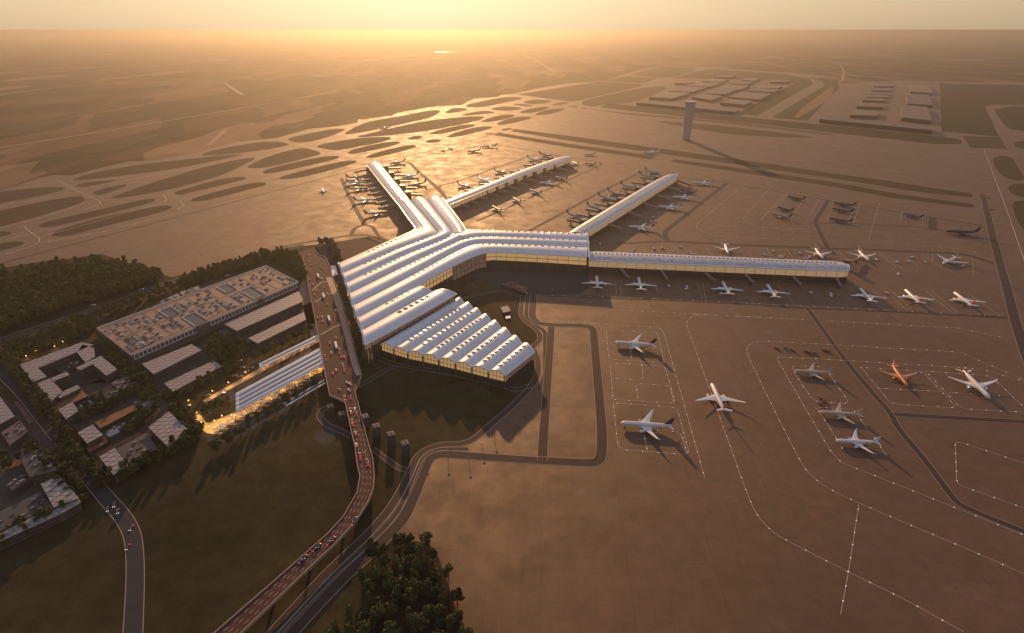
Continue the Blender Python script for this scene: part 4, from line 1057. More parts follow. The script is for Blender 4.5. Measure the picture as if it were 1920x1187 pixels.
# ================================================================ CARGO AREA
vdir = (P(1489, 157) - P(1378, 213)); vdir.z = 0; vdir.normalize()
def shed(x0, y0, x1, y1, depth, h, label, group, mroof=CARGO):
    a, b = P(x0, y0), P(x1, y1)
    root = empty('warehouse', a, label=label, cat='warehouse', group=group)
    v = vdir * (depth * 2.1); q = [Vector((0, 0, 0)), b - a, b - a + v, v]
    mb = MB(); h *= .75; mb.prism(q, 0, h, CARGOW, CARGOW); mb.build('wall', root)
    c = sum(q, Vector()) / 4
    r = MB(); r.prism([c + (p_ - c) * 1.02 for p_ in q], h + .02, h + 1.6, mroof, CARGOW); r.build('roof', root)
    u = (b - a).normalized(); L = (b - a).length
    dm = MB()
    k = 0
    nn = Vector((u.y, -u.x, 0))
    while k < L - 14:
        e = u * (k + 7) + nn * .25; dm.box((e.x, e.y, 3), (7, .4, 6), ASPH, math.atan2(u.y, u.x)); k += 18
    dm.build('loading_doors', root)
tints = [CARGO, mat('ochre_roof', (0.17, 0.11, 0.06), .6, .4, noise=.2, scale=.02), mat('brown_roof', (0.15, 0.085, 0.06), .6, .4, noise=.2, scale=.02)]
rowsA = [(65, 490, 990, 582, 60), (185, 438, 400, 452, 200), (375, 378, 590, 388, 200), (520, 327, 760, 337, 200), (690, 282, 860, 290, 150), (590, 437, 780, 468, 130), (680, 397, 900, 411, 200), (820, 352, 1040, 366, 180),
         (940, 306, 1110, 315, 150), (1060, 270, 1190, 278, 120), (860, 492, 1090, 514, 110), (930, 437, 1230, 461, 200), (1130, 377, 1370, 391, 120), (1190, 347, 1400, 354, 110), (1330, 286, 1490, 293, 120), (800, 240, 950, 245, 120), (430, 300, 560, 305, 90)]
for k, (x0, y0, x1, y1, d) in enumerate(rowsA):
    (a, b) = I0([(x0, y0), (x1, y1)])
    where = ['long front block behind the tower', 'left front', 'left second row', 'left third row', 'left fourth row', 'just right of the tower top', 'middle second row', 'middle third row', 'middle fourth row', 'back middle', 'front right corner', 'large right second row', 'right third row', 'right fourth row', 'far right corner', 'far back', 'small far left'][k]
    shed(a[0], a[1], b[0], b[1], d, 20 if k else 18, f'flat-roofed shed in the hazy cargo block, {where}', 'cargo sheds behind the tower', tints[k % 3])
rowsB = [(75, 622, 1085, 727, 60, 20), (350, 582, 590, 593, 110, 20), (410, 498, 640, 508, 100, 18), (465, 442, 660, 449, 80, 16), (500, 407, 690, 412, 80, 14), (515, 382, 700, 386, 80, 14), (545, 347, 710, 351, 110, 14), (570, 307, 740, 311, 110, 14),
         (810, 608, 1080, 638, 300, 22), (860, 478, 1090, 493, 330, 22), (890, 366, 1095, 381, 300, 20)]
for k, (x0, y0, x1, y1, d, h) in enumerate(rowsB):
    (a, b) = I15([(x0, y0), (x1, y1)])
    where = ['the long low one across the front', 'nearest of the narrow left column', 'second of the left column', 'third of the left column', 'fourth of the left column', 'fifth of the left column', 'sixth of the left column', 'farthest of the left column', 'nearest of the broad right column', 'middle of the broad right column', 'farthest of the broad right column'][k]
    shed(a[0], a[1], b[0], b[1], d, h, f'brown shed on the pale lot, {where}', 'sheds on the pale lot', tints[k % 3])

# ================================================================ VIADUCT
ZV = 12.0
Lp = [(560, 474), (567, 479), (573, 508), (582, 553), (590, 595), (597, 628), (607, 686), (618, 741), (647, 753), (656, 795), (666, 840), (670, 873), (675, 892), (669.6, 924), (644, 969), (615, 1001), (525.6, 1080), (450, 1146), (380, 1207)]
Rp = [(586, 464), (598, 478), (612, 484), (624, 520), (634, 545), (642, 565), (657, 622), (672, 683), (678, 704), (665.5, 734), (690, 830), (699, 860), (702, 890), (700, 915), (692, 938), (666.5, 978.5), (628, 1020), (564, 1080), (440, 1199)]
via = empty('viaduct', P(640, 720), label='elevated multi-lane road sweeping down past the terminal front, full of traffic', cat='viaduct')
La, Ra = W(Lp, ZV), W(Rp, ZV)
# same number of stations on both sides
Lr, Rr_ = La, Ra
dmb = MB()
dmb.face([(p_.x, p_.y, ZV) for p_ in (Lr + Rr_[::-1])][::-1], DECKM)
dmb.face([(p_.x, p_.y, ZV - 2.2) for p_ in (Lr + Rr_[::-1])], CONC)
for ln in (Lr, Rr_):
    for i in range(len(ln) - 1): dmb.face([(ln[i].x, ln[i].y, ZV - 2.2), (ln[i + 1].x, ln[i + 1].y, ZV - 2.2), (ln[i + 1].x, ln[i + 1].y, ZV), (ln[i].x, ln[i].y, ZV)], CONC)
at_world(via, dmb.build('deck', via))
for ln, sgn in ((chaikin(Lr, 1, False) if False else Lr, 1), (Rr_, -1)):
    pm = MB(); a, b = offset(ln, .35), offset(ln, -.35)
    z1 = ZV + 1.1
    strip(pm, [Vector((v.x, v.y, z1)) for v in a], [Vector((v.x, v.y, z1)) for v in b], KERB)
    for oo in (a, b):
        for i in range(len(oo) - 1): pm.face([(oo[i].x, oo[i].y, ZV - 2), (oo[i + 1].x, oo[i + 1].y, ZV - 2), (oo[i + 1].x, oo[i + 1].y, z1), (oo[i].x, oo[i].y, z1)], KERB)
    at_world(via, pm.build('parapet', via))
md = MB()
MED = [(577, 480), (590, 497), (600, 525), (612, 572), (622, 615), (634, 668), (641, 706), (650, 745)]
strip(md, *[[Vector((v.x, v.y, ZV + .12)) for v in offset(W(MED, ZV), s * 2.2)] for s in (1, -1)], PAVE)
at_world(via, md.build('median', via))
wk = MB()  # kerbside footway by the terminal; its sunlit glow is in the pale colour
WK1 = [(622, 520), (632, 545), (640, 566), (655, 622), (670, 683), (677, 703)]; WK0 = [(611, 520), (622, 550), (631, 575), (646, 628), (660, 686), (668, 705)]
strip(wk, [Vector((v.x, v.y, ZV + .15)) for v in W(WK0, ZV)], [Vector((v.x, v.y, ZV + .15)) for v in W(WK1, ZV)], PAVE2)
for q in ([(588, 569), (611, 553), (633, 548)], [(601, 628), (625, 614), (644, 607)], [(585, 545), (602, 530), (625, 525)]):
    ribbon(wk, W(q, ZV), 2.5, ZV + .2, PAVE2)
at_world(via, wk.build('footway', via))
ld = MB()
def mid(t, i): return La[i].lerp(Ra[i], t)
for t in (.25, .5, .75):
    line = [La[i].lerp(Ra[i], t) for i in range(9, 19)]
    line = chaikin(line, 2, False)
    for k, (q, a) in enumerate(along(line, 9.0, 2)):
        ld.box((q.x, q.y, ZV + .05), (4.0, .3, .04), PAINT, a)
at_world(via, ld.build('lane_marking', via))
pil = 0
for i in range(2, 19):
    for s_ in (0,):
        for t in ((.2, .8) if i < 9 else (.5,)):
            q = La[i].lerp(Ra[i], t); c = MB(); c.box((q.x, q.y, (ZV - 2.2) / 2), (2.2, 2.2, ZV - 2.2), CONC); c.box((q.x, q.y, ZV - 2.8), (3.4, 8, 1.2), CONC)
            at_world(via, c.build('pillar', via))

# ================================================================ CARS AND BUSES
CARC = [colour_mat('car_black', (0.03, 0.03, 0.035), .25), colour_mat('car_silver', (0.40, 0.40, 0.42), .3), colour_mat('car_white', (0.65, 0.64, 0.62), .3), colour_mat('car_blue', (0.06, 0.10, 0.18), .3), colour_mat('car_red', (0.30, 0.04, 0.03), .3)]
TAIL = mat('tail_lamp', (0.5, 0.03, 0.02), .4, .5, emit=(1.0, 0.10, 0.06), estr=2.6)
HEAD = mat('head_lamp', (0.8, 0.8, 0.7), .4, .5, emit=(1.0, 0.86, 0.66), estr=3.0)
def car_parts(body):
    b = MB()
    xs = [(-2.3, .35, .75), (-2.2, .3, .95), (-.9, .28, 1.0), (1.0, .28, .95), (2.2, .3, .8), (2.35, .4, .6)]
    vs = []
    for x, z0, z1 in xs:
        for y in (-.92, .92): vs += [(x, y, z0), (x, y * .96, z1)]
    fs = []
    for i in range(len(xs) - 1):
        a = i * 4; c = a + 4
        fs += [(a, c, c + 1, a + 1), (a + 2, a + 3, c + 3, c + 2), (a + 1, c + 1, c + 3, a + 3), (a, a + 2, c + 2, c)]
    fs += [(0, 1, 3, 2), (20, 22, 23, 21)]
    b.mesh(vs, fs, body)
    r = MB()
    vs = [(-1.9, -.85, .95), (-1.9, .85, .95), (1.1, .85, .95), (1.1, -.85, .95), (-1.3, -.68, 1.45), (-1.3, .68, 1.45), (.3, .68, 1.48), (.3, -.68, 1.48)]
    r.mesh(vs, [(0, 4, 5, 1), (1, 5, 6, 2), (2, 6, 7, 3), (3, 7, 4, 0)], SKYG); r.mesh([vs[i] for i in (4, 5, 6, 7)], [(0, 3, 2, 1)], body)
    w = MB()
    for x in (-1.45, 1.45):
        for y in (-.93, .93): w.tube((x, y - .1, .33), (x, y + .1, .33), .33, .33, BASE, 10)
    t = MB(); t.box((-2.36, .62, .78), (.12, .5, .3), TAIL); t2 = MB(); t2.box((-2.36, -.62, .78), (.12, .5, .3), TAIL)
    h = MB(); h.box((2.36, .62, .62), (.12, .45, .25), HEAD); h2 = MB(); h2.box((2.36, -.62, .62), (.12, .45, .25), HEAD)
    return [('body', b.data('body')), ('cabin', r.data('cabin')), ('wheels', w.data('wheels')), ('tail_lamp', t.data('tail_lamp')), ('tail_lamp', t2.data('tail_lamp')), ('headlight', h.data('headlight')), ('headlight', h2.data('headlight'))]
CARS = [car_parts(c) for c in CARC]
def car(p, a, label, group, k=None, z=0.0):
    k = random.randrange(5) if k is None else k
    root = empty('car', (p.x, p.y, z), a, label, 'car', group, 1.25)
    for nm, me in CARS[k]: inst(nm, me, root)
CX1 = C(560, 420, 8.48, [(155, 490), (180, 595), (210, 650), (160, 740), (350, 680), (390, 705), (325, 745), (175, 880), (225, 960), (405, 1000), (290, 1050), (455, 1100), (260, 1120), (360, 860)])
CX2 = C(560, 560, 7.42, [(230, 45), (405, 75), (515, 160), (268, 260), (325, 250), (330, 310), (520, 540), (430, 615), (565, 700), (570, 750), (455, 750), (365, 790), (370, 845), (590, 805), (630, 805), (612, 915), (625, 955), (632, 1000), (520, 990), (475, 1035), (675, 1165), (715, 1180)])
CX3 = C(560, 720, 5.933, [(455, 60), (560, 65), (510, 140), (517, 185), (580, 150), (570, 280), (583, 312), (625, 275), (640, 330), (595, 405), (600, 445), (635, 545), (642, 675), (680, 780), (686, 815), (736, 772), (743, 803), (757, 855), (768, 885)])
def nearest_dir(p):
    best = None
    for i in range(len(La) - 1):
        m0, m1 = La[i].lerp(Ra[i], .5), La[i + 1].lerp(Ra[i + 1], .5)
        dd = (m0 + m1) / 2 - p
        if best is None or dd.length < best[0]: best = (dd.length, math.atan2(m1.y - m0.y, m1.x - m0.x))
    return best[1]
for lst, lab in ((CX1, 'small car on the far end of the elevated road'), (CX2, 'red-lamped car on the broad elevated road'), (CX3, 'red-lamped car queuing on the narrow elevated road')):
    for kk, q in enumerate(sorted(lst, key=lambda t: t[1])):
        p = P(q[0], q[1], ZV + 1)
        car(p, nearest_dir(p) + math.pi, f'{lab}, {ORD[kk]} counting towards the camera', 'traffic on the elevated road', z=ZV + .02)
for k, q in enumerate([(667, 972), (664, 978), (625, 1009), (619, 1016), (598, 1022), (592, 1028), (572, 1043), (566, 1050)]):
    p = P(q[0] - 1, q[1] + 1, ZV + 1)
    car(p, nearest_dir(p) + (0 if k % 2 == 0 else math.pi), f'dark car on the lower curve of the elevated road, {ORD[k]} from the top', 'traffic on the lower curve', z=ZV + .02, k=0)
for q, w_ in (((171, 893), 'highest up the street'), ((202, 956), 'left of a pair'), ((214, 948), 'right of a pair'), ((221, 960), 'just below the pair'), ((247, 991), 'where the street bends'), ((240, 1027), 'lowest on the bend')):
    car(P(*q), R(-60) if q[1] < 970 else R(-85), f'car with pale lamps on the dark street at lower left, {w_}', 'cars on the lower left street', z=.14, k=0)
def bus(q, a, label):
    root = empty('bus', (q.x, q.y, ZV + .15), a, label, 'bus', 'white buses along the median')
    b = MB(); b.box((0, 0, 1.75), (18, 3.0, 2.7), TRIM); b.box((0, 0, 3.2), (17.6, 2.8, .25), TRIM); b.build('body', root)
    w = MB(); w.box((0, 0, 2.2), (17.2, 3.06, .9), SKYG); w.build('window_band', root)
    for x in (-6, 6, 1):
        t = MB()
        for y in (-1.25, 1.25): t.tube((x, y - .15, .5), (x, y + .15, .5), .5, .5, BASE, 10)
        t.build('wheel_pair', root)
for k, q in enumerate(((596.6, 517), (606.5, 554), (617, 597), (630, 647))):
    p = P(*q, ZV + 2); bus(p, nearest_dir(p), f'long white bus on the median of the elevated road, {ordn[k]} from the far end')
CT = ((449, 677), (455, 690), (450, 707), (462, 697), (418, 738), (440, 705), (352, 762), (390, 742), (175, 573), (152, 593), (383, 513), (425, 517), (265, 543), (470, 690))
for k, (x, y) in enumerate(CT):
    car(P(x, y), R(26), f'small car with lit lamps {"by the station trees" if x > 340 and y > 600 else "on the outer road"}, {ORD[sum(1 for t_ in CT if t_[0] < x and (t_[0] > 340 and t_[1] > 600) == (x > 340 and y > 600))]} from the left', 'cars among the trees', z=.16)

# service vehicles around the stands
def service(q, a, label, kind=0):
    root = empty('service_vehicle', (q.x, q.y, .16), a, label, 'service vehicle', 'vehicles beside the stands')
    b = MB()
    if kind == 0: b.box((0, 0, 1.7), (5.2, 2.4, 2.2), CARC[2]); b.box((3.4, 0, 1.2), (1.6, 2.2, 1.6), CARC[2])
    else: b.box((0, 0, 1.0), (6, 2.6, .9), colour_mat('equipment_rust', (0.30, 0.10, 0.05), .5)); b.box((-1.4, 0, 2.2), (2.4, 2.2, 1.5), MATS['equipment_rust'])
    b.build('body', root)
    c = MB(); c.box((3.5 if kind == 0 else 2.0, 0, 2.25), (1.2, 2.0, .7), SKYG); c.build('cab', root)
    w = MB()
    for x in (-1.8, 2.2):
        for y in (-1.2, 1.2): w.tube((x, y - .15, .45), (x, y + .15, .45), .45, .45, BASE, 10)
    w.build('wheels', root)
sv = T1([(520, 985), (975, 990), (1105, 995), (1100, 1010), (1350, 1045), (865, 720), (925, 715), (1060, 708), (480, 685), (865, 490), (880, 520), (848, 525)])
for k, q in enumerate(sorted(sv)): service(P(*q), random.uniform(0, 3), f'white van near the terminal end of the right pier, {ORD[k]} from the left')
sv = T2([(387, 885), (530, 892), (530, 908), (930, 885), (1005, 663), (1085, 658), (1110, 627), (1205, 663), (855, 645), (1015, 750), (1483, 690), (1238, 943), (370, 625), (48, 610), (112, 585), (165, 620), (1725 - 1420, 600)])
for k, q in enumerate(sorted(sv)): service(P(*q), random.uniform(0, 3), f'white van near the far end of the right pier, {ORD[k]} from the left')
for k, q in enumerate(T4([(205, 270), (268, 268), (305, 275), (320, 290), (405, 293), (430, 297), (465, 303), (535, 285), (560, 290), (515, 620), (535, 640), (510, 655)])):
    service(P(*q), random.uniform(0, 3), f'rust-coloured loader above the beige jets, {ORD[k]} from the left' if k < 9 else f'rust-coloured loader by the middle beige jet, {ORD[k - 9]} from the top', 1)

# ================================================================ DISTRICT BUILDINGS
WINB = mat('block_window', (0.05, 0.04, 0.035), 0.45, 0.3)
WALLB = mat('block_wall', (0.15, 0.11, 0.09), 0.8, 0.2, noise=0.25, scale=0.2)
def block(px, z, label, roof=LATT, wall=WALLB, group=None, name='office_building', parapet=True, extra=None):
    q = W(px, z)
    a = sum(q[i].x * q[(i + 1) % len(q)].y - q[(i + 1) % len(q)].x * q[i].y for i in range(len(q)))
    if a < 0: q = q[::-1]
    c = sum(q, Vector()) / len(q); c.z = 0
    root = empty(name, c, label=label, cat='building', group=group)
    l = [p_ - c for p_ in q]
    w = MB(); w.prism([p_ for p_ in l], 0, z - .6, wall, wall); w.build('wall', root)
    r = MB(); ro = offset([Vector((p_.x, p_.y, 0)) for p_ in l], -.6, True); r.prism(ro, z - .58, z, roof, TRIM if roof in (LATT, LATTB) else wall); r.build('roof', root)
    if roof not in (LATT, LATTB) and len(l) >= 4 and name == 'office_building':
        rg = random.Random(int(c.x * 7 + c.y)); pm = MB(); e1, e2 = l[1] - l[0], l[-1] - l[0]; aa = math.atan2(e1.y, e1.x)
        for _ in range(9):
            v_ = l[0] + e1 * rg.uniform(.12, .88) + e2 * rg.uniform(.15, .85); h_ = rg.uniform(.8, 2.2)
            pm.box((v_.x, v_.y, z + h_ / 2 - .05), (rg.uniform(1.5, 5), rg.uniform(1.5, 3.5), h_), rg.choice([CONC, BRIDGE, BASE]), aa)
        pm.build('roof_plant', root)
    # window bands on each storey
    wb_ = MB()
    for i in range(len(l)):
        p_, t_ = l[i], l[(i + 1) % len(l)]; d = (t_ - p_); d.z = 0; L = d.length
        if L < 8: continue
        u = d / L; nn = Vector((u.y, -u.x, 0)) * .12
        zz = 1.6
        while zz < z - 2.4:
            A_, B_ = p_ + u * 1.5 + nn, t_ - u * 1.5 + nn
            wb_.face([(A_.x, A_.y, zz), (B_.x, B_.y, zz), (B_.x, B_.y, zz + 1.7), (A_.x, A_.y, zz + 1.7)], WINB); zz += 3.6
    if wb_.f: wb_.build('window_band', root)
    return root, c
S0 = lambda p: C(0, 560, 7.418, p)
S1 = lambda p: C(0, 680, 6.595, p)
S2 = lambda p: C(0, 820, 4.945, p)
S3 = lambda p: C(120, 680, 5.396, p)
S4 = lambda p: C(150, 440, 3.84, p)
GD = 'buildings of the district left of the station'
block(S0([(290, 915), (1130, 610), (1290, 640), (520, 960)]), 14, 'long lattice-roofed wing at the back of the sunken courtyard', group=GD)
block(S0([(1150, 640), (1300, 690), (1310, 800), (1190, 880), (1080, 745)]), 14, 'short lattice-roofed wing at the right end of the sunken courtyard', group=GD)
block(S0([(290, 930), (520, 965), (640, 1080), (455, 1150)]), 14, 'lattice-roofed wing at the left end of the sunken courtyard', group=GD)
block(S0([(1060, 960), (1400, 800), (1620, 980), (1480, 1060), (1290, 900), (1120, 985)]), 14, 'bent lattice-roofed block right of the sunken courtyard', group=GD)
block(S0([(740, 960), (1080, 830), (1160, 890), (860, 1030)]), 5, 'low dark roof inside the courtyard ring', roof=ASPH, group=GD)
block(S1([(470, 255), (610, 195), (760, 350), (630, 470)]), 13, 'square lattice roof right of the tree-lined street, topmost', group=GD)
block(S1([(640, 190), (820, 115), (850, 145), (665, 220)]), 13, 'narrow lattice strip roof behind the brown court', group=GD)
block(S1([(690, 400), (950, 280), (985, 310), (740, 430)]), 11, 'narrow lattice strip roof before the brown court', group=GD)
block(S1([(730, 580), (890, 490), (960, 590), (820, 690)]), 12, 'small square lattice roof beside a blue rooftop pool', group=GD)
block(S1([(970, 860), (1140, 770), (1260, 890), (1080, 990)]), 12, 'small square lattice roof among the orange terraces', group=GD)
block(S3([(365, 950), (510, 868), (640, 1040), (500, 1125)]), 12, 'lattice roof at the bottom corner by the tree belt', group=GD)
block(S3([(860, 650), (1060, 500), (1250, 680), (1050, 840)]), 13, 'largest square lattice roof left of the bus loop', group=GD)
block(S3([(530, 875), (830, 710), (940, 870), (680, 1040)]), 8, 'flat dark roof between two lattice roofs by the tree belt', roof=mat('dark_roof', (0.075, 0.062, 0.062), .7, .3, noise=.2, scale=.1), group=GD)
block(S3([(480, 205), (640, 130), (760, 225), (590, 300)]), 9, 'brown flat roof with a pale square beside the plaza', roof=mat('brown_flat_roof', (0.13, 0.09, 0.08), .7, .3, noise=.3, scale=.1), group=GD)
block(S3([(440, 690), (560, 640), (640, 600), (690, 610), (440, 750)]), 6, 'low dark pavilion roof with a blue panel', roof=MATS['dark_roof'], group=GD)
block(S3([(380, 320), (520, 255), (560, 300), (420, 370)]), 7, 'small blue-black roof above the terrace trees', roof=MATS['dark_roof'], group=GD)
block(S3([(700, 400), (860, 330), (950, 370), (830, 455), (720, 440)]), 4, 'low brown roof at the round plaza', roof=MATS['brown_flat_roof'], group=GD)
block(S1([(-250, 400), (0, 430), (170, 660), (0, 750), (-300, 860)]), 13, 'lattice roof cut by the left edge above the street', group=GD)
block(S1([(20, 860), (240, 720), (340, 850), (120, 1015)]), 9, 'plain brown flat roof left of the street', roof=MATS['brown_flat_roof'], group=GD)
block(S2([(190, 180), (380, 105), (520, 300), (280, 365)]), 12, 'dark sloping roof left of the street, behind the strip roofs', roof=MATS['dark_roof'], group=GD)
block(S2([(385, 430), (540, 358), (720, 560), (500, 640)]), 12, 'lattice roof left of the street at its lower end', group=GD)
block(S2([(-100, 950), (480, 645), (720, 565), (740, 600), (560, 700), (-100, 1000)]), 10, 'long thin lattice roof along the field edge at lower left', roof=LATTB, group=GD)
block(S2([(-200, 790), (360, 510), (480, 640), (-200, 960)]), 6, 'broad dark low roof behind the thin lattice strip', roof=MATS['dark_roof'], group=GD)
block(S2([(60, 440), (230, 345), (280, 385), (120, 490)]), 8, 'low dark roof with a blue panel at the left edge', roof=MATS['dark_roof'], group=GD)
# slatted terraces as shallow stepped blocks
for q, lab in ((S1([(640, 510), (1000, 340), (1080, 410), (700, 590)]), 'striped orange timber terrace between the lattice roofs'), (S3([(230, 860), (420, 760), (440, 800), (260, 900)]), 'striped orange timber terrace above the dark flat roof'), (S3([(320, 600), (700, 430), (740, 470), (370, 660)]), 'long orange timber terrace with trees behind')):
    root, c = block(q, 5, lab, roof=DECKW, wall=STEEL, group='orange timber terraces', name='terrace')
# rooftop pools
for q, lab in ((S1([(990, 530), (1110, 465), (1160, 500), (1040, 560)]), 'pale blue glass rooflight beside the small lattice roof'), (S3([(430, 720), (530, 672), (560, 700), (460, 748)]), 'pale blue glass rooflight on the dark pavilion'), (S2([(130, 410), (225, 355), (255, 380), (160, 440)]), 'pale blue glass rooflight at the left edge')):
    block(q, 7.5, lab, roof=mat('blue_glass', (0.10, 0.14, 0.17), .15, .6), group='blue rooflights', name='rooflight')

# ---- parking building with cars on its roof
ZP = 18.0
PK = [(181, 616), (498, 498.5), (560, 529.5), (246, 667)]
pk = W(PK, ZP)
c = sum(pk, Vector()) / 4; c.z = 0
park = empty('car_park', c, label='long multi-storey car park with rows of cars on its brown roof', cat='car park')
def B4(u, v, z=ZP):  # u along, v from back to front
    a = pk[0].lerp(pk[1], u); b = pk[3].lerp(pk[2], u); q = a.lerp(b, v); return Vector((q.x, q.y, z))
w = MB(); w.prism([p_ - c for p_ in pk], 0, ZP - .5, WALLB, WALLB); w.build('wall', park)
r = MB(); r.prism([(p_ - c) for p_ in pk], ZP - .48, ZP, PARKR, PARKR); r.build('roof', park)
rl = MB()
for v in (.06, .5, .93):
    ribbon(rl, [B4(.01, v) - c, B4(.99, v) - c], 6.0, ZP + .03, LANE)
for u in [.04 + .0585 * k for k in range(17)]:
    ribbon(rl, [B4(u, .06) - c, B4(u, .93) - c], 5.0, ZP + .05, LANE)
rl.build('driving_lane', park)
HOLES = [(.285, .18, .345, .46), (.33, .6, .40, .97), (.635, .12, .70, .42), (.70, .52, .77, .95)]
for (u0, v0, u1, v1) in HOLES:
    hm = MB(); q = [B4(u0, v0) - c, B4(u1, v0) - c, B4(u1, v1) - c, B4(u0, v1) - c]
    hm.prism([Vector((p_.x, p_.y, 0)) for p_ in q], ZP + .06, ZP + .12, mat('lightwell_glass', (0.045, 0.055, 0.06), .4, .3), BASE)
    ho = hm.build('light_well', park)
    rm = MB()
    for i in range(4):
        a, b = q[i], q[(i + 1) % 4]; m_ = (a + b) / 2; d = b - a
        rm.box((m_.x, m_.y, ZP + .6), (d.length, .8, 1.2), TRIM if i in (0, 3) else CONC, math.atan2(d.y, d.x))
    rm.build('parapet', ho)
ed = MB()
for i in range(4):
    a, b = pk[i] - c, pk[(i + 1) % 4] - c; m_ = (a + b) / 2; d = b - a
    ed.box((m_.x, m_.y, ZP + .5), (d.length, .7, 1.1), TRIM if i in (0, 1) else CONC, math.atan2(d.y, d.x))
ed.build('roof_parapet', park)
pg = MB(); uu = (pk[2] - pk[3]).normalized(); ang = math.atan2(uu.y, uu.x); nf = Vector((uu.y, -uu.x, 0))
LF = (pk[2] - pk[3]).length; k = 3.0
while k < LF - 5:
    fr_ = k / LF
    if not (.315 < fr_ < .40 or .69 < fr_ < .735):
        q = pk[3] + uu * k - c + nf * .5
        pg.box((q.x, q.y, ZP - 4), (.9, .7, 7.4), TRIM, ang)
        q2 = q + uu * 2.6
        pg.box((q2.x, q2.y, ZP - .2), (6.0, .7, .8), TRIM, ang)
        pg.box((q2.x, q2.y, ZP - 7.4), (6.0, .7, .8), TRIM, ang)
    k += 6.1
pg.build('facade_frames', park)
# rooftop cars
cnt = 0; rr = random.Random(3)
spots = []
for ci in range(17):
    for sd_ in (-1, 1):
        u0 = .04 + .0585 * ci + sd_ * .0155
        seg = 0; on = False
        for vi in range(34):
            v = .10 + vi * .0245
            if .46 < v < .54: continue
            if seg <= 0: on = rr.random() < (.48 if ci not in (3, 10) else .2); seg = rr.randint(3, 7)
            seg -= 1
            if not on or rr.random() < .15: continue
            if any(a_ - .012 < u0 < c_ + .012 and b_ - .03 < v < d_ + .03 for a_, b_, c_, d_ in HOLES): continue
            spots.append((u0, v, ci * 2 + (sd_ > 0)))
CARM = []
for cm in CARC:
    b = MB(); parts = car_parts(cm)
    for nm, me in parts[:3]:
        for f_ in me.polygons:
            b.face([me.vertices[i].co for i in f_.vertices], me.materials[f_.material_index])
    CARM.append(b.data('parked_car'))
rr.shuffle(spots)
ul = (pk[1] - pk[0]); ua = math.atan2(ul.y, ul.x)
for (u, v, rw_) in spots[:210]:
    q = B4(u, v); o = inst('parked_car', CARM[rr.choice([0, 1, 1, 2, 3, 3, 0])]); o.location = (q.x, q.y, ZP + .08); o.rotation_euler = (0, 0, ua + rr.uniform(-.03, .03)); o.scale = (1.15,) * 3
    back = v < .5; side = 'left' if u < .33 else ('middle' if u < .66 else 'right')
    tag(o, f'car parked on the car park roof, {ORD[rw_]} row from the left, {"back" if back else "front"} half', 'car', 'cars parked on the car park roof')
# glazed lean-to roofs in front
GF = 'lattice roofs stepping down before the car park'
block(S4([(1040, 640), (1575, 408), (1600, 480), (1130, 690)]), 12, 'lattice roof directly below the right half of the car park', group=GF)
block(S4([(1215, 745), (1610, 560), (1625, 610), (1280, 780)]), 8, 'lattice roof one step lower at right, nearest the elevated road', group=GF)
block(S4([(450, 930), (800, 790), (870, 830), (530, 1000)]), 12, 'lattice roof below the left half of the car park', group=GF)
block(S4([(610, 1070), (960, 910), (1015, 945), (670, 1125)]), 8, 'lattice roof one step lower at left, behind the station trees', group=GF)
block(S4([(1000, 690), (1190, 610), (1230, 640), (1540, 520), (1560, 545), (1215, 690), (1010, 735)]), 4, 'low dark roof between the two right lattice roofs', roof=MATS['dark_roof'], group=GF)
for k, q in enumerate((S4([(580, 480), (700, 425), (720, 445), (600, 500)]), S4([(720, 415), (850, 370), (860, 390), (740, 435)]))):
    block(q, 8, f'small ramp roof among trees behind the car park, {"left" if k == 0 else "right"} one', roof=CONC, group='ramp roofs')

# small things right of the viaduct
for k, (x, y) in enumerate(((705, 799), (732.8, 814), (759, 831), (684, 781), (641, 776), (619, 762))):
    h = 14 if k < 4 else 7; q = P(x, y, h)
    root = empty('ventilation_tower', (q.x, q.y, 0), R(25), f'dark square ventilation tower by the elevated road, {["third from the right", "middle of the right three", "rightmost and nearest", "half hidden behind the parapet", "left of the elevated road, nearer it", "leftmost, at the loop road"][k]}', 'tower', 'ventilation towers by the elevated road')
    b = MB(); b.box((0, 0, h / 2), (7.4, 7.4, h), mat('vent_wall', (0.10, 0.085, 0.08), .7, .3, noise=.2, scale=.3)); b.build('shaft', root)
    t = MB(); t.box((0, 0, h + .4), (8.6, 8.6, .8), WALLB); t.build('roof', root)
    for dx, dy in ((-2.4, -2.4), (2.4, 2.4), (-2.4, 2.4), (2.4, -2.4)):
        f_ = MB(); f_.tube((dx * .8, dy * .8, h + .8), (dx * .8, dy * .8, h + 1.8), 1.3, 1.1, CONC, 10); f_.build('fan', root)
for k, (x, y) in enumerate(((802, 861), (840, 861), (879, 866), (904, 841), (927, 822))):
    q = P(x, y); root = empty('light_mast', q, label=f'slim dark light mast beside the perimeter road, {ordn[k]} from the left', cat='light mast', group='masts by the perimeter road')
    b = MB(); b.tube((0, 0, 0), (0, 0, 6), .25, .16, STEEL, 8); b.build('pole', root)
    l_ = MB(); l_.box((0, 0, 6), (2.4, .5, .4), STEEL); l_.box((0, 0, 5.6), (2.4, .5, .4), BRIDGE); l_.build('lamp_head', root)
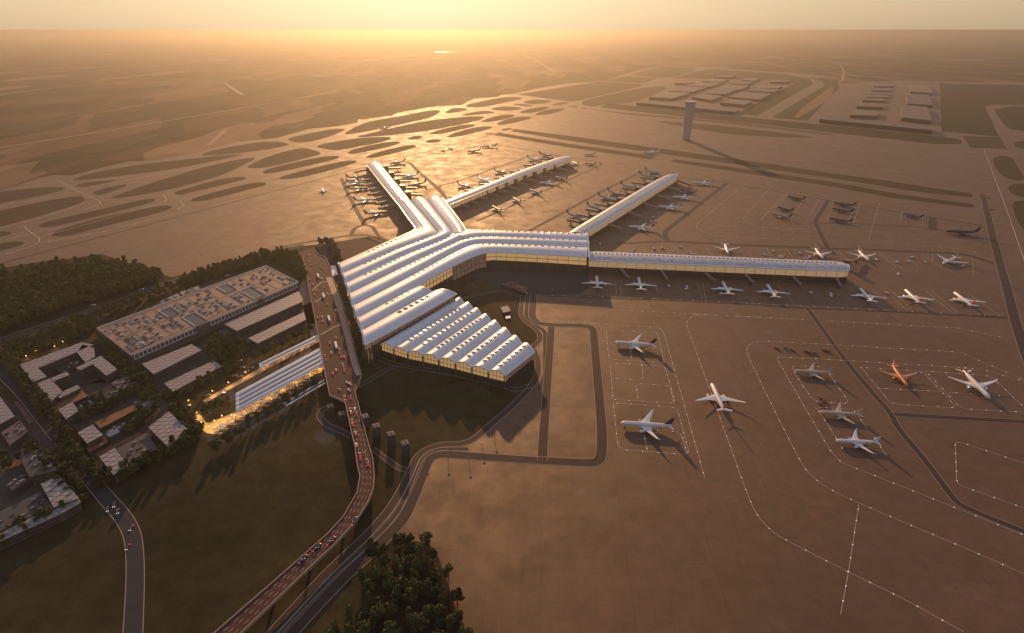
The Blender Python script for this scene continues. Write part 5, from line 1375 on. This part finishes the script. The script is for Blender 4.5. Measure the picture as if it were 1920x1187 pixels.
# courtyard blocks
cb, _ = block([(940, 533), (958, 527), (990, 540), (985, 549)], 6, 'dark low service building in the airside courtyard', roof=mat('rust_roof', (0.10, 0.05, 0.035), .7, .3), wall=BASE)
for k, q in enumerate(((948, 533), (966, 539), (986, 545))):
    service(P(*q, 6), R(30), f'white truck beside the dark courtyard building, {["left", "middle", "right"][k]} of three', 0)
block([(939, 576), (952, 573), (957, 583), (944, 586)], 5, 'small dark plant building alone on the courtyard grass', roof=CONC, wall=BASE, name='plant_building')
block([(948, 593), (956, 592), (957, 596), (949, 597)], 2.5, 'tiny pale hut below the plant building', roof=TRIM, wall=CONC, name='hut')
block([(620, 498), (629, 498), (633, 515), (624, 517)], 6, 'small white-roofed pavilion among trees at the terminal front', roof=TRIM, wall=CONC, name='pavilion')

# ================================================================ STATION
ZS = 9.0
q0, q1, q2, q3 = (443.6, 738), (599, 653.5), (605.5, 684), (444, 772)
st = empty('station_canopy', P(520, 730), label='ribbed grey-blue station roof in four long bays left of the elevated road', cat='station roof')
for k in range(4):
    t0, t1 = k / 4, (k + 1) / 4
    lerp = lambda a, b, t: (a[0] + (b[0] - a[0]) * t, a[1] + (b[1] - a[1]) * t)
    o, A_, B_, G = vault_obj('roof_bay', st, W([lerp(q0, q3, t0), lerp(q1, q2, t0)], ZS), W([lerp(q0, q3, t1), lerp(q1, q2, t1)], ZS), 1.6, m=METALR, n=8, thick=.6)
    at_world(st, o)
for k in range(9):
    p_ = P(*lerp(q3, q2, (k + .4) / 9), ZS); cc = MB(); cc.tube((p_.x, p_.y, 0), (p_.x, p_.y, ZS - .5), .35, .3, STEEL, 8); at_world(st, cc.build('column', st))
    p_ = P(*lerp(q0, q1, (k + .4) / 9), ZS); cc = MB(); cc.tube((p_.x, p_.y, 0), (p_.x, p_.y, ZS - .5), .35, .3, STEEL, 8); at_world(st, cc.build('column', st))
s2 = empty('station_canopy', P(540, 660), label='narrow ribbed platform roof behind the amber-lit platform', cat='station roof')
for k in range(2):
    t0, t1 = k / 2, (k + 1) / 2
    o, *_x = vault_obj('roof_bay', s2, W([lerp((486.6, 682.6), (488, 689.5), t0), lerp((596.5, 628), (598, 636), t0)], 8), W([lerp((486.6, 682.6), (488, 689.5), t1), lerp((596.5, 628), (598, 636), t1)], 8), .9, m=METALR, n=6, thick=.5)
    at_world(s2, o)
for k in range(6):
    p_ = P(*lerp((487.5, 687), (597, 633), (k + .5) / 6), 8); cc = MB(); cc.tube((p_.x, p_.y, 0), (p_.x, p_.y, 7.6), .3, .3, STEEL, 8); at_world(s2, cc.build('column', s2))
s3 = empty('station_canopy', P(570, 735), label='thin double-strip pale canopy above the tree row south of the station', cat='station roof')
for k, (a_, b_) in enumerate((((532, 757), (608, 712)), ((535.5, 761), (609.5, 717.5)))):
    cc = MB(); p_ = W([a_, b_], 6); strip(cc, offset(p_, 1.3), offset(p_, -1.3), TRIM); strip(cc, [v - Vector((0, 0, .4)) for v in offset(p_, -1.3)], [v - Vector((0, 0, .4)) for v in offset(p_, 1.3)], TRIM)
    at_world(s3, cc.build('roof_strip', s3))
for k in range(5):
    p_ = P(*lerp((534, 759), (608, 715), (k + .5) / 5), 6); cc = MB(); cc.tube((p_.x, p_.y, 0), (p_.x, p_.y, 6), .25, .25, STEEL, 8); at_world(s3, cc.build('column', s3))
# saw-tooth bus bay canopies
bb = C(340, 660, 5.933, [(405, 852), (470, 803), (555, 752), (640, 697), (740, 658), (820, 610), (905, 548), (1010, 500), (1060, 460), (1155, 405), (1220, 360), (1325, 315), (1390, 272)])
for k, (x, y) in enumerate(bb):
    c0 = P(x, y, 5); root = empty('bus_shelter', (c0.x, c0.y, 0), math.atan2(*(lambda d: (d.y, d.x))(P(x + 9, y - .8, 5) - P(x - 9, y + .8, 5))), f'slanting pale bus-bay shelter in the lit saw-tooth row, {ordn[k] if k < 12 else "last"} from the turning loop', 'bus shelter', 'saw-tooth bus shelters')
    b = MB(); b.box((0, 0, 5), (12, 2.4, .35), TRIM); b.box((0, 1.3, 4.8), (12, .3, .7), TRIM); b.build('roof', root)
    for dx in (-4.5, 4.5):
        b = MB(); b.tube((dx, 0, 0), (dx, 0, 4.8), .18, .18, STEEL, 6); b.build('post', root)
    b = MB(); b.box((0, -2.6, .2), (12, 3.2, .3), PAVE2); b.build('kerb_island', root)
# tracks
tk = empty('railway_tracks', P(500, 700), label='pairs of rails running through the sunken station bed', cat='railway')
tr_ = MB()
for q in (([(390, 770), (600, 648)]), ([(392, 776), (600, 652)]), ([(400, 812), (604, 696)]), ([(410, 816), (606, 702)]), ([(425, 820), (608, 708)])):
    p_ = W(q)
    for s_ in (-.75, .75): ribbon(tr_, offset(p_, s_), .22, .3, METALR)
at_world(tk, tr_.build('rails', tk))
# station lamps (lit in the photograph)
def lamp(px, z, power, label, size=2.0):
    q = P(*px, 0); root = empty('station_lamp', q, label=label, cat='lamp', group='lit lamps around the station')
    b = MB(); b.tube((0, 0, 0), (0, 0, z), .15, .12, STEEL, 6); b.build('post', root)
    h_ = MB(); h_.box((0, 0, z + .1), (.9, .9, .25), mat('lamp_glow', (1, .8, .5), .5, .3, emit=(1.0, 0.62, 0.22), estr=8)); h_.build('lamp_head', root)
    ld_ = bpy.data.lights.new('lamp_light', 'POINT'); ld_.energy = power; ld_.color = (1.0, 0.58, 0.20); ld_.shadow_soft_size = .8
    lo = bpy.data.objects.new('lamp_light', ld_); COL.objects.link(lo); lo.parent = root; lo.location = (0, 0, z - .6)
lamps = [(371, 782), (380, 800), (394, 808), (404, 797), (418, 788), (436, 786), (455, 775), (480, 762), (505, 747), (530, 731), (555, 716), (580, 703), (598, 692), (400, 741), (430, 725), (462, 706), (495, 687), (530, 669), (565, 651), (590, 638)]
for k, q in enumerate(lamps):
    nm = 'on the bus forecourt' if k < 13 else 'on the narrow lit platform'; j = k if k < 13 else k - 13
    lamp(q, 6.5, 5200 if k < 13 else 4200, f'amber lamp post {nm}, {ordn[j] if j < 12 else "last"} from its left end')
for k, (q, e) in enumerate((((51, 673), 2500), ((69, 663), 1800), ((104, 655), 2500), ((120, 646), 1500), ((655, 585), 9000), ((660, 604), 5000), ((648, 560), 4000), ((215, 670), 2500), ((250, 640), 1500), ((395, 690), 2200), ((392, 700), 1800), ((355, 757), 2500))):
    lamp(q, 5, e, f'small warm lamp glowing among trees, {["far left by the outer trees", "next right of the far left one", "third from the left", "above the courtyard roof", "brightest, at the terminal front", "below the brightest terminal-front one", "above the brightest terminal-front one", "left of the car park corner", "beside the car park corner", "on the brick plaza before the car park", "lower on the brick plaza", "by the street left of the bus loop"][k]}')

# ================================================================ TREES
def tree_meshes(seed, h, r, leaves=1000, conical=False):
    rg = np.random.RandomState(seed)
    nl = 11
    lobes = []
    for i in range(nl):
        t = rg.uniform(.32, .95); a = rg.uniform(0, 2 * math.pi)
        rad = r * (math.sin(math.pi * min(1, (1.02 - t) * 1.25)) ** .6 if not conical else (1.05 - t)) * .62
        lobes.append((rad * math.cos(a), rad * math.sin(a), t * h, r * rg.uniform(.30, .5) * (1.1 - .35 * t)))
    lobes.append((0, 0, h * .85, r * .4)); lobes.append((0, 0, h * .6, r * .6))
    V = []; F = []
    for k in range(leaves):
        lx, ly, lz, lr = lobes[rg.randint(len(lobes))]
        d = rg.normal(size=3); d /= np.linalg.norm(d)
        rr_ = lr * rg.uniform(.5, 1.1)
        c_ = np.array([lx, ly, lz]) + d * rr_ * np.array([1, 1, .85])
        nrm_ = d + rg.normal(size=3) * .55; nrm_ /= np.linalg.norm(nrm_)
        t1 = np.cross(nrm_, rg.normal(size=3)); t1 /= np.linalg.norm(t1); t2 = np.cross(nrm_, t1)
        s = rg.uniform(.42, .92) * r / 5.5
        b = len(V)
        V += [tuple(c_ + t1 * s + t2 * s * .3), tuple(c_ + t2 * s), tuple(c_ - t1 * s + t2 * .2 * s), tuple(c_ - t2 * s)]
        F.append((b, b + 1, b + 2, b + 3))
    cm = MB(); cm.mesh(V, F, LEAF)
    tm = MB(); tm.tube((0, 0, 0), (0, 0, h * .45), .42, .28, BARK, 7); tm.tube((0, 0, h * .42), (.4, .2, h * .8), .28, .08, BARK, 6)
    for i in range(4):
        a = i * 1.6 + rg.uniform(0, 1); tm.tube((0, 0, h * (.3 + .06 * i)), (r * .6 * math.cos(a), r * .6 * math.sin(a), h * (.55 + .06 * i)), .18, .06, BARK, 5)
    return cm.data('crown'), tm.data('trunk')
TREES = [tree_meshes(1, 12, 5.2), tree_meshes(2, 13, 4.6), tree_meshes(3, 11, 5.6), tree_meshes(4, 14, 4.4, conical=True), tree_meshes(5, 12, 5.0)]
TREQ = []
def tree(p, sc_, label, group, z=0.0):
    TREQ.append((p, sc_, label, group))
def row(px, step, label, group, sc_=(.8, 1.1), jit=2.0, rows=1, gap=9):
    p = W(px); step *= 1.22
    dx, dy = px[-1][0] - px[0][0], px[-1][1] - px[0][1]
    frm = ('left' if dx > 0 else 'right') if abs(dx) >= abs(dy) * .9 else ('top' if dy > 0 else 'bottom')
    for rI in range(rows):
        o_ = (rI - (rows - 1) / 2)
        pl = offset(p, o_ * gap)
        if rows == 1: line = ''
        elif abs(dx) >= abs(dy) * .9: line = ', back line' if (o_ > 0) == (dx > 0) else ', front line'
        else: line = ', right-hand line' if (o_ > 0) == (dy > 0) else ', left-hand line'
        for k_, (q, a) in enumerate(along(pl, step, random.uniform(0, step * .4))):
            tree(q + Vector((random.uniform(-jit, jit), random.uniform(-jit, jit), 0)), random.uniform(*sc_) * 1.35, f'{label}{line}, {ORD[k_]} from the {frm}', group)
row([(404, 846), (450, 818), (520, 770), (593, 726)], 11.5, 'round tree south of the station', 'trees south of the station', (.8, 1.0), 1.2)
row([(186, 908), (230, 898), (290, 868), (345, 842), (372, 818)], 9.5, 'tree in the belt above the dark field', 'trees of the field belt', (.8, 1.1), 2, 2, 8)
row([(-10, 1022), (40, 995), (95, 975), (150, 950)], 15, 'tree along the field edge at lower left', 'trees at the lower left field edge', (.8, 1.1))
row([(25, 690), (60, 738), (100, 785)], 9, 'tree right of the upper street', 'trees right of the upper street', (.75, 1.0), 2, 2, 8)
row([(108, 795), (140, 838), (165, 878), (188, 905)], 10, 'tree right of the lower street', 'trees right of the lower street', (.75, 1.0), 1.5)
row([(58, 850), (88, 868), (105, 895), (128, 915), (152, 928)], 10, 'tree left of the lower street', 'trees left of the lower street', (.8, 1.05), 2, 2, 9)
row([(275, 752), (330, 752), (380, 726), (425, 704), (480, 676), (560, 632), (590, 616)], 11.5, 'tree in the row behind the station platforms', 'trees north of the station', (.7, 1.0), 2, 1, 9)
row([(190, 628), (212, 668), (240, 705), (272, 738)], 10, 'tree left of the car park', 'trees left of the car park', (.75, 1.0), 2, 2, 8)
row([(60, 645), (130, 615), (200, 590), (330, 540), (440, 502), (500, 478)], 13, 'tree behind the long car park', 'trees behind the car park', (.75, 1.1), 3, 2, 12)
row([(480, 492), (530, 480), (560, 500), (570, 530)], 9, 'tree at the far right corner of the car park', 'trees at the car park corner', (.8, 1.15), 3, 2, 10)
row([(205, 772), (235, 745), (262, 735)], 9, 'tree on the terraces near the plaza', 'trees inside the district', (.7, .95), 2)
row([(152, 790), (180, 778), (200, 770)], 9, 'tree above the small middle lattice roof', 'trees inside the district', (.7, .95), 2)
row([(178, 758), (205, 740)], 8, 'tree beside the brown court', 'trees inside the district', (.7, .95), 2)
row([(245, 812), (275, 790), (300, 770)], 8, 'tree above-left of the largest square roof', 'trees by the largest square roof', (.75, 1.0), 2)
row([(335, 770), (352, 795), (365, 815)], 8, 'tree above-right of the largest square roof', 'trees by the largest square roof', (.75, 1.0), 2, 2, 8)
row([(395, 668), (420, 655), (450, 655), (468, 662)], 9, 'tree on the plaza before the car park', 'trees on the car park plaza', (.75, 1.0), 3, 2, 9)
row([(385, 778), (405, 770), (436, 762)], 7, 'tree beside the lit bus forecourt', 'trees by the bus forecourt', (.7, .95), 1.5, 2, 6)
row([(600, 458), (620, 458), (628, 478), (640, 510)], 9, 'tree beyond the elevated road', 'trees at the far end of the elevated road', (.8, 1.1), 3, 2, 8)
row([(640, 545), (652, 585), (664, 620), (672, 645)], 8, 'tree at the terminal front', 'trees at the terminal front', (.75, 1.0), 1.5)
row([(672, 655), (690, 680), (684, 690)], 8, 'tree below the terminal corner', 'trees at the terminal corner', (.7, .9), 2)
DG = [([(200, 640), (245, 668), (300, 735), (280, 760), (225, 700)], 8), ([(395, 640), (425, 630), (470, 650), (430, 700), (400, 690)], 8),
      ([(0, 650), (60, 640), (30, 690), (-20, 700)], 9), ([(60, 640), (180, 600), (185, 622), (70, 668)], 8), ([(95, 795), (150, 860), (175, 905), (120, 900)], 9),
      ([(150, 770), (205, 745), (215, 765), (160, 795)], 8), ([(225, 800), (275, 770), (285, 785), (240, 815)], 8), ([(340, 520), (470, 485), (480, 500), (350, 540)], 9),
      ([(500, 478), (556, 476), (580, 530), (560, 520), (520, 495)], 8), ([(0, 855), (50, 860), (40, 880), (0, 885)], 9), ([(0, 1000), (100, 960), (150, 935), (170, 945), (0, 1035)], 10)]
DGN = ['left of the car park corner', 'on the plaza before the car park', 'at the far left by the outer road', 'behind the courtyard block', 'between street and terraces', 'on the middle terraces', 'by the largest square roof', 'beyond the car park', 'at the far corner of the car park', 'on the left edge', 'on the lower left field edge']
DGQ = list(zip(DG, DGN))
# foreground clump
def inside(x, y, poly):
    r_ = False
    for i in range(len(poly)):
        x1, y1 = poly[i]; x2, y2 = poly[i - 1]
        if (y1 > y) != (y2 > y) and x < (x2 - x1) * (y - y1) / (y2 - y1) + x1: r_ = not r_
    return r_
def scatter(poly, spacing, seed):
    rg = random.Random(seed); pts = []
    wp = [P(*q) for q in poly]; x0, x1 = min(p.x for p in wp), max(p.x for p in wp); y0, y1 = min(p.y for p in wp), max(p.y for p in wp)
    xy = [(p.x, p.y) for p in wp]; y = y0
    while y < y1:
        x = x0
        while x < x1:
            a, b = x + rg.uniform(-.35, .35) * spacing, y + rg.uniform(-.35, .35) * spacing
            if inside(a, b, xy): pts.append(Vector((a, b, 0)))
            x += spacing
        y += spacing
    return pts
for (pl_, sp_), nm_ in DGQ:
    for k_, q in enumerate(sorted(scatter(pl_, sp_, 31), key=lambda t: t.x)):
        tree(q, random.uniform(.6, 1.05), f'small tree {nm_}, {ORD[min(k_, 38)]} from the left', 'small trees of the district')
CL = []
for q in scatter([(700, 1034), (770, 1020), (808, 1018), (830, 1055), (852, 1110), (885, 1215), (620, 1215), (674, 1110)], 11.5, 5):
    CL.append(q)
xs_ = sorted(q.x / (q.y + 200) for q in CL); ys_ = sorted(q.y for q in CL)
for q in CL:
    cx_ = sum(1 for v in xs_ if v < q.x / (q.y + 200)) * 5 // len(CL); cy_ = sum(1 for v in ys_ if v < q.y) * 16 // len(CL)
    tree(q, random.uniform(1.0, 1.45), f'large tree in the dark bottom clump, {ORD[cy_]} rank from the front, {["left edge", "left of centre", "centre", "right of centre", "right edge"][cx_]}', 'trees in the bottom clump')
wood = scatter([(-200, 575), (0, 522), (60, 510), (185, 492), (250, 505), (320, 521), (150, 575), (0, 625), (-200, 690)], 11.5, 9)
wood = [q for q in wood if in_view(q, 60)]
wood.sort(key=lambda q: q.y)
for k, q in enumerate(wood): tree(q, random.uniform(1.0, 1.9), f'tall tree of the dark wood at left, {ORD[k % 39]} in the {ORD[min(k // 39, 38)]} line', 'trees of the dark wood')
TREQ.sort(key=lambda t: (t[0] - Vector((0, 0, CAMH))).length / t[1] ** .5)
bulk = MB(); nind = 0
for (q, s_, lab, grp) in TREQ:
    if not in_view(q, 40): continue
    cm, tm = TREES[random.randrange(5)]; a = random.uniform(0, 6.28)
    if nind < 298:
        root = empty('tree', (q.x, q.y, 0), a, lab, 'tree', grp, s_); inst('crown', cm, root); inst('trunk', tm, root); nind += 1
    else:
        ca, sa = math.cos(a), math.sin(a)
        for me, mt in ((cm, LEAF), (tm, BARK)):
            bulk.mesh([(q.x + s_ * (v.co.x * ca - v.co.y * sa), q.y + s_ * (v.co.x * sa + v.co.y * ca), s_ * v.co.z) for v in me.vertices], [tuple(f.vertices) for f in me.polygons], mt)
if bulk.f: tag(bulk.build('woodland'), 'dense dark wood at left and the farther tree belts', 'woodland', kind='stuff')
print('trees', nind, len(TREQ))

# ================================================================ HAZE
hz = MB(); hz.box((0, 0, (425.8 - 1.6) / 2), (142000, 142000, 425.8 + 1.6), mat('haze_air', (1, 1, 1)))
hzo = hz.build('haze')
hzm = MATS['haze_air']; nt_ = hzm.node_tree; nt_.nodes.clear()
ho_ = nt_.nodes.new('ShaderNodeOutputMaterial'); pv_ = nt_.nodes.new('ShaderNodeVolumePrincipled')
pv_.inputs['Color'].default_value = (0.43, 0.41, 0.37, 1); pv_.inputs['Density'].default_value = HAZE_DENSITY; pv_.inputs['Anisotropy'].default_value = 0.66
nt_.links.new(pv_.outputs[0], ho_.inputs['Volume'])
tag(hzo, 'pale golden evening haze over the whole plain', 'haze', kind='stuff')
